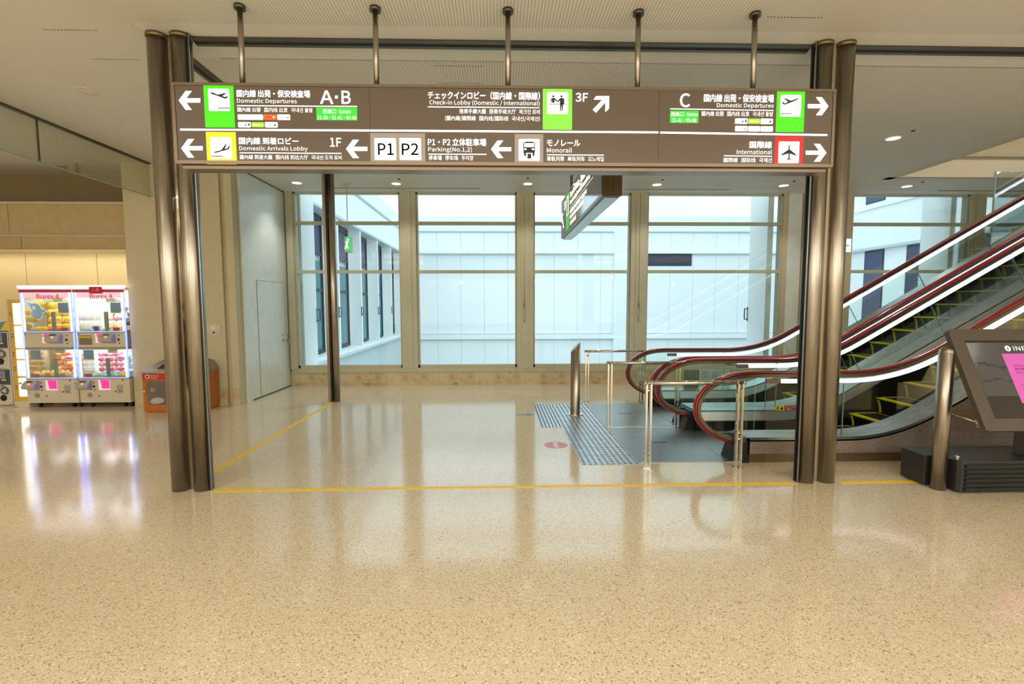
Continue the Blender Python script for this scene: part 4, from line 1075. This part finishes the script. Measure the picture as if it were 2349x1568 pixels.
kprism(MB(), [(a[0]+.26, a[1]+.01), (a[0]+.31, a[1]+.05), (a[0]+.36, a[1]+.02), (a[0]+.33, a[1]+.09), (a[0]+.36, a[1]+.14), (a[0]+.29, a[1]+.10), (a[0]+.22, a[1]+.11)], .002, .003).build('popup_star', flat('popup_lime', 214, 230, 140, .5), kk)
mb = MB()
for k, (s, vv) in enumerate((('2021年3月1日', .10), ('国内線ターミナル', .13), ('お知らせ', .16), ('ご案内', .27))):
    put_text(mb, s, a[0]+.06, -(a[1]+vv+.02), a[0]+.30, -(a[1]+vv), lambda u, v: KP(u, -v, .003))
mb.build('popup_text', flat('popup_ink', 110, 30, 100), kk)
i0 = kuv(2311, 799); mb = MB(); n = 20
mb.add([KP(i0[0]+.026*math.cos(2*PI*i/n), i0[1]+.026*math.sin(2*PI*i/n), .0025) for i in range(n)], [tuple(range(n))])
put_text(mb, 'INFORMATION', i0[0]+.05, -(i0[1]+.02), i0[0]+.55, -(i0[1]-.02), lambda u, v: KP(u, -v, .0025)); mb.build('screen_title', flat('screen_white', 225, 235, 238, .7), kk)
mb = MB(); put_text(mb, 'i', i0[0]-.005, -(i0[1]+.016), i0[0]+.005, -(i0[1]-.016), lambda u, v: KP(u, -v, .0032), .02); mb.build('screen_icon', SK, kk)
SGB = flat('screen_grey', 52, 52, 54)
c0 = kuv(2276, 908)
kprism(MB(), [(s0[0], c0[1]), (KW-.1, c0[1]), (KW-.1, s1[1]), (s0[0], s1[1])], .001, .0014).build('screen_footer', mat('screen_darker', rgb(48, 44, 38), .15), kk)
for u0, v0 in ((.14, .20), (.20, .22), (.30, .24), (.12, .36), (.22, .34), (.34, .36)): kprism(MB(), [(s0[0]+u0-.1, s0[1]+v0), (s0[0]+u0-.02, s0[1]+v0), (s0[0]+u0-.02, s0[1]+v0+.018), (s0[0]+u0-.1, s0[1]+v0+.018)], .001, .0015).build('screen_button', SGB, kk)
MB().box(4.75, 4.15, .28, 5.0, 4.25, 1.1).build('stand', fm, kk)
p = at(2171, 946, 4.12); q = at(2243, 968, 3.9)
tt = MB().cyl(tuple(p), tuple(q), .007, 8).build('chrome_arm', MT['chrome'], kk)
MB().blob(tuple(q), .022, .022, .022).build('chrome_knob', MT['chrome'], kk)
MB().cyl((q.x+.01, q.y, q.z), (q.x+.5, q.y, q.z), .019, 14).build('grip_bar', MT['black'], kk)
MB().cyl((q.x, q.y, q.z-.035), (q.x+.5, q.y, q.z-.035), .012, 10).build('chrome_bar', MT['chrome'], kk)

# ================================================================== RECYCLING BIN
t = thing('recycling_bin', (-5.08, 7.84, 0), 'orange wooden recycling bin with steel top behind the left double pillar', 'bin')
x0, x1, y0, y1, zt = -5.54, -4.62, 7.62, 8.05, .61
body = MB().box(x0, y0, .012, x1, y1, zt-.002).box(x0+.02, y0+.02, 0, x1-.02, y1-.02, .012)
body.build('body', MT['wood'], t, bevel=.004)
top = MB()
vs = [(x0-.01, y0-.012, zt), (x1+.01, y0-.012, zt), (x1+.01, y1, zt), (x0-.01, y1, zt), (x0+.12, y0+.24, zt+.16), (x1-.09, y0+.24, zt+.16), (x1-.09, y1, zt+.17), (x0+.12, y1, zt+.17),
      (x0-.01, y0-.012, zt+.03), (x1+.01, y0-.012, zt+.03), (x1+.01, y1, zt+.03), (x0-.01, y1, zt+.03)]
top.add(vs, [(0, 3, 2, 1), (0, 1, 9, 8), (1, 2, 10, 9), (2, 3, 11, 10), (3, 0, 8, 11), (8, 9, 5, 4), (9, 10, 6, 5), (10, 11, 7, 6), (11, 8, 4, 7), (4, 5, 6, 7)])
top.build('sloped_top', mat('bin_steel', rgb(165, 158, 140), .35, .7), t)
def on_slope(u, k):   # u in x, k 0..1 up the slope
    return (u, y0-.012+.252*k-.002, zt+.03+.13*k+.002)
for a, b in ((x0+.20, x0+.44), (x1-.42, x1-.16)):
    MB().add([on_slope(a, .25), on_slope(b, .25), on_slope(b-.02, .85), on_slope(a+.03, .85)], [(0, 1, 2, 3)]).build('opening', MT['black'], t)
bx('lid_label', flat('label_red', 176, 40, 36), t, x0+.14, y1-.17, zt+.165, x0+.44, y1-.03, zt+.176)
bx('lid_label', flat('label_blue', 60, 70, 120), t, x1-.42, y1-.17, zt+.165, x1-.10, y1-.03, zt+.176)
bx('label_band', bpy.data.materials['label_red'], t, x0+.005, y0-.006, zt-.10, x0+.46, y0, zt-.005)
bx('label_band', bpy.data.materials['label_blue'], t, x0+.465, y0-.006, zt-.10, x1-.005, y0, zt-.005)
mb = MB(); put_text(mb, 'もえるゴミ', x0+.12, zt-.055, x0+.26, zt-.02, lambda u, v: (u, y0-.008, v)); put_text(mb, 'Burnable', x0+.13, zt-.085, x0+.24, zt-.065, lambda u, v: (u, y0-.008, v))
n = 16; mb.add([(x0+.085+r*math.cos(2*PI*i/n), y0-.008, zt-.052+r*math.sin(2*PI*i/n)) for r in (.034, .024) for i in range(n)], [(i, (i+1) % n, n+(i+1) % n, n+i) for i in range(n)])
mb.build('lettering', flat('label_white', 240, 235, 230), t)
for a in (x0, x0+.46):
    w = MB().prism(rrect(a+.065, .115, a+.375, .485, .025), y0-.004, y0-.001).build('window', mat('bin_window', rgb(96, 88, 84), .15, coat=.5), t)
    MB().blob((a+.22, y0-.004, .18), .11, .004, .05).blob((a+.17, y0-.004, .16), .07, .004, .035).build('bag', flat('bag_grey', 176, 168, 164), t)
    MB().box(a+.12, y0-.006, .32, a+.19, y0-.003, .38).build('yellow_rubbish', flat('rub_yellow', 160, 130, 50), t)
    MB().cyl((a+.035, y0-.02, .33), (a+.035, y0, .33), .016, 14).build('lock', MT['chrome'], t)

# ================================================================== CLAW MACHINES
MY = 8.03
plush = {}
def pmat(name, r, g, b):
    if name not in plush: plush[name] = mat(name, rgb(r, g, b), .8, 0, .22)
    return plush[name]
glow = []
def claw_machine(x0, x1, lab, first):
    t = thing('claw_machine', ((x0+x1)/2, MY+.4, 0), lab, 'game machine', 'two-deck claw machines')
    a, b = x0+.012, x1-.006; yb = MY+.82
    cab = MB().box(a, MY, .075, b, yb, .47).build('lower_cabinet', MT['cab'], t, bevel=.006)
    bx('mid_cabinet', MT['cab'], t, a+.03, MY, .985, b-.03, yb, 1.225, bevel=.006)
    bx('mid_tray', MT['cab2'], t, a+.03, MY-.012, 1.225, b-.03, yb, 1.25)
    bx('mid_tray', MT['cab2'], t, a+.03, MY-.008, .95, b-.03, yb, .985)
    bx('low_tray', MT['cab2'], t, a, MY-.012, .47, b, yb, .495)
    bx('roof', MT['cab'], t, a, MY, 1.925, b, yb, 1.95)
    bx('magenta_band', MT['magenta'], t, a, MY-.012, 1.875, b, MY, 1.918)
    bx('top_light', MT['ledw'], t, a-.01, MY-.02, 1.945, b+.01, MY+.02, 1.985)
    bx('back_panel', MT['inner'], t, a+.02, yb-.03, .47, b-.02, yb, 1.93)
    # header with lettering
    bx('header', MT['pinkpale'], t, a+.05, MY-.004, 1.79, b-.05, MY+.004, 1.875)
    mb = MB(); put_text(mb, 'Burex 4', a+.27, 1.775, a+.62, 1.845, lambda u, v: (u, MY-.007, v), .01); mb.build('header_lettering', flat('hdr_pink', 205, 30, 95, .3), t)
    # corner light tubes
    for xx, m in ((a+.012, 'ledb'), (a+.045, 'ledw'), (b-.045, 'ledw'), (b-.012, 'ledb')):
        for z0, z1 in ((.50, .95), (1.25, 1.87)) if m == 'ledw' else ((.49, 1.87),):
            MB().cyl((xx, MY+.005, z0), (xx, MY+.005, z1), .009 if m == 'ledw' else .011, 8).build('light_tube', MT[m], t)
    bx('light_strip', MT['ledb'], t, a+.03, MY-.014, 1.236, b-.03, MY-.010, 1.246); bx('light_strip', MT['ledb'], t, a, MY-.014, .482, b, MY-.010, .492)
    for z0, z1 in ((.495, .95), (1.25, 1.79)):
        bx('glass_front', MT['bglass'], t, a+.06, MY+.002, z0, b-.06, MY+.008, z1)
        for xx in (a+.025, b-.03): bx('side_glass', MT['bglass'], t, xx, MY+.03, z0, xx+.005, yb-.03, z1)
        # grey guide column, gantry and claw head
        cx = a+.42 if z0 > 1 else a+.40
        bx('chute_column', flat('col_grey', 130, 138, 132), t, cx, MY+.06, z0, cx+.045, MY+.09, z0+.31)
        g = bx('gantry', MT['cab'], t, cx, MY+.12, z1-.07, cx+.14, MY+.26, z1-.01)
        c = MB().blob((cx+.17, MY+.2, z0+.36 if z0 > 1 else z0+.30), .12, .08, .045, 16, 8).cyl((cx+.17, MY+.2, z0+.36), (cx+.17, MY+.2, z1-.02), .02, 10)
        hd = c.build('claw_head', flat('claw_white', 226, 220, 224, .1), t)
        MB().blob((cx+.19, MY+.135, z0+.36 if z0 > 1 else z0+.30), .055, .025, .02, 12, 6).build('claw_light', MT['pink'], hd)
        for s in (-1, 1):
            ar = MB(); q = [(cx+.17+s*.08, MY+.2, z0+.33), (cx+.17+s*.13, MY+.2, z0+.24), (cx+.17+s*.08, MY+.2, z0+.15)]
            for u, w in zip(q, q[1:]): ar.cyl(u, w, .008, 6)
            ar.build('claw_arm', MT['chrome'], hd)
        px = b-.24 if z0 > 1 else a+.09
        ps = bx('info_poster', flat('poster_blue', 92, 118, 158, .25), t, px, MY+.012, z1-.24 if z0 > 1 else z1-.16, px+.16, MY+.016, z1-.08 if z0 > 1 else z1-.01)
        zb_ = z1-.255 if z0 > 1 else z1-.175
        bx('poster_footer', flat('poster_yellow', 226, 206, 20, .25), t, px, MY+.012, zb_, px+.16, MY+.016, zb_+.015)
        bx('price_card', flat('price_red', 170, 20, 34, .2), t, (b-.22) if z0 > 1 else (a+.08), MY+.012, z0+.005, (b-.12) if z0 > 1 else (a+.20), MY+.02, z0+.055)
    # controls
    def console(cx, z, parent):
        c = MB().prism([(MY, z+.15), (MY-.03, z+.15), (MY-.10, z+.07), (MY-.09, z+.03), (MY, z)], cx, cx+.19, 'x').build('control_console', flat('console_grey', 176, 172, 160), parent)
        MB().prism([(MY, z+.15), (MY-.03, z+.15), (MY-.10, z+.07), (MY-.09, z+.03), (MY, z)], cx+.19, cx+.205, 'x').build('console_side', MT['lilac'], c)
        MB().cyl((cx+.03, MY-.12, z+.13), (cx+.03, MY-.06, z+.09), .008, 8).blob((cx+.03, MY-.13, z+.135), .02, .02, .02).build('joystick', MT['cab'], c)
        MB().cyl((cx+.12, MY-.095, z+.11), (cx+.12, MY-.07, z+.10), .02, 12).build('button', flat('button_peach', 240, 190, 160, .3), c)
        bx('display', MT['black'], c, cx+.05, MY-.055, z+.135, cx+.14, MY-.045, z+.15)
    console(a+.42, 1.05, t); console(a-.0, .29, t)
    ch = MB().box(a+.31, MY-.004, 1.06, a+.42, MY+.0, 1.21).build('prize_door', MT['pinkpale'], t); MB().prism([(a+.335, 1.21), (a+.42, 1.21), (a+.42, 1.08), (a+.36, 1.08)], MY-.008, MY-.004).build('chute_flap', MT['pink'], ch)
    ch = bx('prize_door', MT['pinkpale'], t, a+.31, MY-.004, .285, a+.49, MY, .45); MB().prism([(a+.345, .45), (a+.485, .45), (a+.485, .31), (a+.37, .31)], MY-.008, MY-.004).build('chute_flap', MT['pink'], ch)
    for (u0, w0, u1, w1) in ((a+.285, .10, a+.52, .28), (a+.55, .11, a+.80, .41)):
        dd = bx('service_door', MT['cab'], t, u0, MY-.005, w0, u1, MY, w1, bevel=.002)
        MB().cyl((u0+.03, MY-.012, (w0+w1)/2), (u0+.03, MY-.005, (w0+w1)/2), .011, 10).build('lock', MT['channel'], dd)
    bx('coin_plate', flat('coin_grey', 164, 160, 150), t, a+.60, MY-.008, .23, a+.70, MY-.005, .37)
    bx('coin_label', flat('coin_beige', 140, 134, 100), t, a+.625, MY-.010, .25, a+.675, MY-.008, .28)
    MB().prism([(a+.16+.045*math.cos(PI/3*i+PI/6), .20+.045*math.sin(PI/3*i+PI/6)) for i in range(6)], MY-.004, MY).build('speaker_grille', MT['cab2'], t)
    for (u, w, s) in ((a+.235, .345, .016), (a+.235, .41, .008), (a+.245, .29, .008), (b-.13, 1.11, .016), (b-.12, 1.18, .008), (b-.12, 1.05, .008), (a+.04, 1.20, .008), (a+.70, .445, .01)):
        bx('fitting', MT['black'], t, u-s, MY-.005, w-s, u+s, MY, w+s)
    for xx in (a+.14, b-.14, b-.03):
        MB().cyl((xx, MY+.06, .032), (xx+.025, MY+.06, .032), .032, 14).cyl((xx+.012, MY+.06, .04), (xx+.012, MY+.06, .08), .01, 8).build('caster', MT['black'], t)
        MB().cyl((xx, MY+.7, .032), (xx+.025, MY+.7, .032), .032, 14).cyl((xx+.012, MY+.7, .04), (xx+.012, MY+.7, .08), .01, 8).build('caster', MT['black'], t)
    if not first:
        bx('red_tag', flat('tag_red', 160, 24, 40, .15), t, a+.28, MY-.028, 1.855, a+.48, MY-.02, 1.965)
        mb = MB(); put_text(mb, '人気', a+.32, 1.885, a+.44, 1.94, lambda u, v: (u, MY-.03, v), .01); mb.build('tag_lettering', flat('tag_pink', 240, 150, 130, .2), t)
        nb = bx('notice', flat('notice_board_grey', 120, 118, 100), t, a+.05, MY-.005, 1.03, a+.25, MY, 1.18)
        bx('notice_head', flat('notice_head_yellow', 216, 200, 20), t, a+.05, MY-.007, 1.14, a+.25, MY-.005, 1.165); bx('notice_foot', flat('notice_foot_red', 140, 40, 30), t, a+.05, MY-.007, 1.03, a+.25, MY-.005, 1.04)
    else:
        bx('inner_board', flat('board_cream', 232, 214, 208, .3), t, a+.22, MY+.60, .50, a+.42, MY+.61, 1.80)
        bx('inner_board', flat('board_tan', 190, 158, 110, .1), t, a+.08, MY+.62, .50, a+.22, MY+.63, 1.72)
    for z, y in ((.93, MY+.35), (1.86, MY+.35)):
        l = area('machine_lamp', ((x0+x1)/2, y, z), .6, .4, 5, (1, .95, 1)); l.parent = t; l.location = Vector(((x0+x1)/2, y, z))-WPOS[t.name]
    return t
claw_machine(-7.70, -6.862, 'left claw machine full of yellow and brown plush toys', True)
claw_machine(-6.86, -6.035, 'right claw machine full of pink and pale blue plush toys', False)
# shark cut-out sticker
t = thing('shark_cutout', (-7.5, MY+.1, 1.4), 'flat blue shark cut-out hanging inside upper left claw machine', 'cut-out')
def shp(pts, s, ox, oz): return [(ox+u*s, oz-v*s) for u, v in pts]
body = [(385, 530), (430, 535), (500, 575), (560, 590), (640, 580), (720, 620), (780, 720), (880, 745), (880, 765), (800, 800), (790, 860), (740, 930), (690, 950), (490, 870), (510, 800), (560, 740), (520, 715), (490, 640)]
sc = .0007; ox, oz = -8.14+.21, 2.16
q0 = at(20, 640, MY+.05); q1 = at(170, 790, MY+.05); kx = (q1.x-q0.x)/1568; kz = (q0.z-q1.z)/1568
mp = lambda pts: [(q0.x+u*kx, q0.z-v*kz) for u, v in pts]
MB().prism(mp([(385-15, 515), (440, 515), (510, 560), (640, 560), (740, 610), (800, 725), (905, 740), (905, 775), (815, 815), (800, 880), (740, 950), (690, 975), (470, 880), (495, 790), (540, 745), (505, 730), (470, 640)]), MY+.052, MY+.058).build('backing', flat('shark_white', 236, 236, 240, .2), t)
MB().prism(mp(body), MY+.048, MY+.052).build('shark', flat('shark_blue', 130, 172, 214, .2), t)
MB().prism(mp([(500, 870), (560, 870), (700, 915), (740, 930), (690, 948), (600, 925)]), MY+.044, MY+.048).build('mouth', flat('shark_mouth', 224, 130, 110, .1), t)
MB().prism(mp(circ(600, 680, 45)), MY+.044, MY+.048).build('eye_patch', plush.setdefault('ew', flat('shark_eye', 240, 240, 244, .2)), t)
# plush toys
def toy(x, y, z, r, m, lab, grp, kind, m2=None):
    if x < -6.87: x = max(x*y/MY, -7.69+r*1.15)     # the photo looks into the left machine at a slant
    t = thing('plush_toy', (x, y, z), lab, 'plush toy', grp)
    MB().blob((x, y, z+r*.8), r*1.1, r, r*.8, 12, 8).build('body', m, t)
    if kind == 'chick':
        MB().blob((x+r*.1, y-r*.95, z+r*.75), r*.25, r*.2, r*.15, 8, 5).build('beak', pmat('toy_orange', 230, 110, 20), t)
        for s in (-.45, .4): MB().blob((x+s*r, y-r*.86, z+r*1.0), r*.09, r*.07, r*.09, 6, 4).build('eye', MT['black'], t)
    elif kind == 'bear':
        MB().blob((x, y-r*.1, z+r*1.5), r*.62, r*.55, r*.5, 10, 6).build('head', m2 or m, t)
        for s in (-.45, .45): MB().blob((x+s*r, y, z+r*1.95), r*.2, r*.12, r*.2, 8, 5).build('ear', m, t)
    elif kind == 'fish':
        MB().prism([(x+r*.9, z+r*.8), (x+r*1.7, z+r*1.4), (x+r*1.5, z+r*.8), (x+r*1.7, z+r*.3)], y-r*.2, y+r*.2).build('tail', m2 or m, t)
        MB().blob((x-r*.5, y-r*.7, z+r*.5), r*.6, r*.4, r*.35, 8, 5).build('belly', pmat('toy_white', 240, 240, 240), t)
yel = pmat('toy_yellow', 250, 196, 40); tan = pmat('toy_tan', 226, 176, 96); tan2 = pmat('toy_brown', 190, 120, 50); pk = pmat('toy_pink', 236, 140, 170)
pk2 = pmat('toy_rose', 214, 84, 130); bl = pmat('toy_sky', 150, 205, 228); rd = pmat('toy_red', 214, 64, 36); nv = pmat('toy_navy', 40, 60, 120); cr = pmat('toy_cream', 240, 215, 180)
R = random.random
OR = ('first', 'second', 'third', 'fourth', 'fifth', 'sixth', 'seventh', 'eighth', 'ninth')
ROW = ('bottom', 'second', 'third', 'fourth')
for i in range(3):
    for j in range(4): toy(-7.20+.105*i+.02*(j % 2), MY+.28+.07*j, 1.26+.12*j, .066, yel, 'round yellow chick plush, %s from left in the %s row, upper left machine' % (OR[i], ROW[j]), 'yellow chick plushes', 'chick')
for i, xx in enumerate((-7.42, -7.34)): toy(xx, MY+.12, 1.25, .045, yel, 'small yellow chick plush at front of upper left deck, %s one' % ('left', 'right')[i], 'small yellow plushes', 'chick')
for i in range(7): toy(-7.24+.042*i, MY+.20, 1.25, .024, rd, 'small red ball plush under the chicks, %s from left' % OR[i], 'red plushes', 'ball')
for i in range(8):
    for j in range(2): toy(-7.56+.078*i, MY+.12+.15*j+.01*R(), .495, .040+.004*R(), tan if (i+j) % 3 else tan2, 'bread-coloured plush, %s from left in the %s row, lower left machine' % (OR[i], ('front', 'rear')[j]), 'bread-coloured plushes', 'bear', cr)
for j in range(4):
    for i in range(3): toy(-7.13+.08*i, MY+.42, .56+.085*j, .045, (tan, tan2, rd)[(i+j) % 3], '%s round plush, %s from left, %s row of rear stack, lower left machine' % (('tan', 'brown', 'red')[(i+j) % 3], OR[i], ROW[j]), 'stacked brown plushes', 'ball')
for i in range(5):
    for j in range(4): toy(-6.74+.08*i, MY+.34, .55+.085*j, .042, pk if (i+j) % 2 else pk2, 'pink plush, %s from left, %s row of the stack, lower right machine' % (OR[i], ROW[j]), 'pink plushes', 'bear', cr)
for i in range(6): toy(-6.66+.09*i, MY+.15+.05*(i % 2), .495, .05, bl if i % 3 else pmat('toy_mint', 205, 226, 190), 'pastel fish plush lying in front, %s from left, lower right machine' % OR[i], 'pale blue fish plushes', 'fish')
for i in range(3):
    for j in range(3): toy(-6.32+.085*i, MY+.42, .58+.10*j, .048, bl, 'pale blue fish plush, %s from left, %s row of rear stack, lower right machine' % (OR[i], ROW[j]), 'stacked pale blue plushes', 'fish')
for i in range(6): toy(-6.72+.085*i, MY+.55, 1.26, .045, (cr, pmat('toy_peach', 240, 170, 110))[i % 2], '%s plush, %s from left in the rear row, upper right machine' % (('cream', 'peach')[i % 2], OR[i]), 'peach plushes', 'bear', cr)
for i in range(4): toy(-6.72+.11*i, MY+.55, 1.40, .05, (cr, pk, pmat('toy_lilac', 190, 150, 215), bl)[i], 'pastel plush in the upper rear of the right machine, ' + ('cream one', 'pink one', 'lilac one', 'sky blue one')[i], 'pastel plushes', 'bear', cr)
toy(-6.60, MY+.10, 1.25, .05, nv, 'navy and white plush lying at front of upper right deck', None, 'fish', pmat('toy_white', 240, 240, 240))
for i, (dx, dz) in enumerate(((0, 0), (.12, 0), (.06, .15))): toy(-6.26+dx, MY+.34, 1.32+dz, .05, pmat('toy_dark', 50, 46, 60), 'dark plush with cream face, %s of three, upper right machine' % ('left', 'right', 'topmost')[i], 'dark plushes', 'bear', cr)
toy(-6.30, MY+.12, 1.25, .035, yel, 'single small yellow plush at front of upper right deck', None, 'chick')
toy(-6.22, MY+.10, .495, .045, yel, 'single yellow plush at front right of lower right deck', None, 'chick')

# mustard-coloured lit display cabinet between claw machine and capsule machines
t = thing('display_cabinet', (-7.83, 8.2, 0), 'narrow mustard display cabinet with glowing white panels beside claw machine', 'cabinet')
bx('body', MT['orangeyel'], t, -7.93, 8.08, .06, -7.705, 8.5, 1.76)
bx('plinth', MT['cab'], t, -7.94, 8.07, 0, -7.70, 8.5, .10)
bx('side_edge', MT['cab'], t, -7.945, 8.07, .10, -7.93, 8.5, 1.77)
for z0, z1 in ((1.36, 1.70), (.98, 1.33), (.80, .95), (.52, .77), (.18, .48)):
    bx('lit_panel', MT['whitebox'], t, -7.85, 8.072, z0, -7.71, 8.08, z1)
for z in (1.55, 1.51, 1.20, 1.16, .90, .86, .66, .62, .35, .31): MB().cyl((-7.895, 8.07, z), (-7.895, 8.08, z), .009, 8).build('lock', MT['kick'], t)
# capsule toy machines
def capsule(x, z, lab):
    t = thing('capsule_machine', (x, 8.2, z), lab, 'capsule machine', 'stacked capsule toy machines')
    bx('body', MT['cab'], t, x-.135, 8.06, z, x+.135, 8.5, z+.60, bevel=.006)
    w = bx('window', flat('cap_window', 70, 78, 92, 0, .15), t, x-.125, 8.052, z+.34, x+.125, 8.06, z+.585)
    bx('card', flat('cap_card', 112, 146, 180), t, x-.11, 8.046, z+.44, x+.06, 8.052, z+.57); MB().blob((x-.03, 8.044, z+.50), .055, .003, .035).build('card_emblem', flat('cap_pink', 190, 96, 120), t)
    bx('price_tag', flat('cap_yellow', 214, 190, 60), t, x-.0, 8.044, z+.405, x+.07, 8.052, z+.43)
    n = 20; rg = MB()
    vs = [(x+.03+r*math.cos(2*PI*i/n), 8.05-dy, z+.24+r*math.sin(2*PI*i/n)) for r, dy in ((.062, 0), (.058, .012), (.046, .012), (.042, 0)) for i in range(n)]
    rg.add(vs, [(k*n+i, k*n+(i+1) % n, (k+1)*n+(i+1) % n, (k+1)*n+i) for k in range(3) for i in range(n)], True)
    rg.build('dial_ring', flat('dial_purple', 80, 76, 112), t)
    MB().box(x-.0, 8.03, z+.228, x+.06, 8.06, z+.252).build('dial_grip', MT['cab'], t)
    bx('coin_slot', flat('slot_maroon', 100, 40, 50), t, x-.09, 8.052, z+.28, x-.05, 8.06, z+.32); bx('coin_plate', MT['outframe'], t, x-.03, 8.052, z+.31, x+.03, 8.06, z+.322)
    MB().cyl((x-.0, 8.05, z+.12), (x-.0, 8.06, z+.12), .05, 18).build('chute_hole', MT['black'], t)
    MB().prism([(8.06, z+.07), (8.0, z+.02), (8.06, z+.0)], x-.12, x+.12, 'x').build('chute_lip', MT['cab'], t)
for k, x in enumerate((-8.09, -8.37)):
    capsule(x, .64, ('right', 'left')[k]+'-hand upper white capsule toy machine at left edge'); capsule(x, .04, ('right', 'left')[k]+'-hand lower white capsule toy machine at left edge')
MB().box(-8.5, 8.1, 0, -7.96, 8.5, .04).build('machine_base', MT['cab'], None, label='low cream base under the capsule machines', cat='base')
t = thing('product_box', (-8.05, 8.2, 1.24), 'blue and yellow box lying on top of capsule machines', 'box')
MB().prism([(-8.22, 1.245), (-7.96, 1.245), (-7.96, 1.32), (-8.02, 1.41), (-8.22, 1.38)], 8.12, 8.4).build('carton', flat('box_blue', 96, 136, 170), t)
MB().prism([(-8.12, 1.26), (-7.97, 1.26), (-7.98, 1.40), (-8.02, 1.405)], 8.115, 8.12).build('yellow_print', flat('box_yellow', 240, 200, 30), t)
MB().box(-8.08, 7.86, 0, -7.92, 8.06, .03).build('floor_tray', MT['cab'], None, label='small white tray with red strip on floor by capsule machines', cat='tray')

# ================================================================== person in the hall (seen mirrored in the pillar plate)
def skin_chain(name, verts, edges, radii, m, parent, sub=2):
    me = bpy.data.meshes.new(name); me.from_pydata(verts, edges, []); o = bpy.data.objects.new(name, me); C.objects.link(o)
    place(o, (0, 0, 0), None); WPOS[o.name] = Vector((0, 0, 0)); o.parent = parent; o.location = -WPOS[parent.name]
    sk = o.modifiers.new('skin', 'SKIN'); sk.use_smooth_shade = True
    for i, r in enumerate(radii): me.skin_vertices[0].data[i].radius = r if isinstance(r, tuple) else (r, r)
    me.skin_vertices[0].data[0].use_root = True
    s = o.modifiers.new('sub', 'SUBSURF'); s.levels = sub; s.render_levels = sub
    me.materials.append(m); return o
PX, PY = -5.8, -.3
ps = thing('person', (PX, PY, 0), 'person in grey shirt and black trousers, mirrored in left pillar plate', 'person')
hd = .78
V_ = [(0, 0, .93), (0, 0, 1.12), (0, 0, 1.32), (0, 0, 1.42), (0, 0, 1.52), (0, .02, 1.62)]
V_ = [(PX+a, PY+b, c) for a, b, c in V_]
arm = lambda s: [(PX+s*.18, PY, 1.36), (PX+s*.24, PY, 1.10), (PX+s*.25, PY+.06, .86), (PX+s*.25, PY+.08, .78)]
leg = lambda s: [(PX+s*.09, PY, .86), (PX+s*.10, PY+.01, .48), (PX+s*.10, PY-.01, .09), (PX+s*.10, PY+.12, .05)]
verts = V_+arm(-1)+arm(1)+leg(-1)+leg(1)
edges = [(0, 1), (1, 2), (2, 3), (3, 4), (4, 5), (2, 6), (6, 7), (7, 8), (8, 9), (2, 10), (10, 11), (11, 12), (12, 13), (0, 14), (14, 15), (15, 16), (16, 17), (0, 18), (18, 19), (19, 20), (20, 21)]
rad = [(.15, .11), (.13, .10), (.16, .10), (.055, .055), (.075, .085), (.07, .085), .055, .042, .032, .034, .055, .042, .032, .034, .085, .06, .042, .038, .085, .06, .042, .038]
skin_chain('body', verts, edges, rad, MT['skin'], ps)
sv = [(PX, PY, .92), (PX, PY, 1.12), (PX, PY, 1.32), (PX, PY, 1.40), (PX-.18, PY, 1.36), (PX-.225, PY, 1.16), (PX+.18, PY, 1.36), (PX+.225, PY, 1.16)]
skin_chain('shirt', sv, [(0, 1), (1, 2), (2, 3), (2, 4), (4, 5), (2, 6), (6, 7)], [(.175, .135), (.155, .125), (.18, .12), (.075, .075), .07, .06, .07, .06], flat('shirt_grey', 120, 128, 146), ps)
tv = [(PX, PY, .94)]+leg(-1)[:2]+[(PX-.10, PY-.01, .12)]+leg(1)[:2]+[(PX+.10, PY-.01, .12)]
skin_chain('trousers', tv, [(0, 1), (1, 2), (2, 3), (0, 4), (4, 5), (5, 6)], [(.17, .13), .10, .078, .062, .10, .078, .062], MT['black'], ps)
MB().blob((PX, PY-.01, 1.62), .088, .10, .09, 14, 10).build('hair', flat('hair_dark', 30, 20, 16), ps)
for s in (-1, 1): MB().blob((PX+s*.10, PY+.07, .04), .045, .13, .04, 12, 6).build('shoe', flat('shoe_white', 210, 208, 200) if s < 0 else bpy.data.materials['shoe_white'], ps)
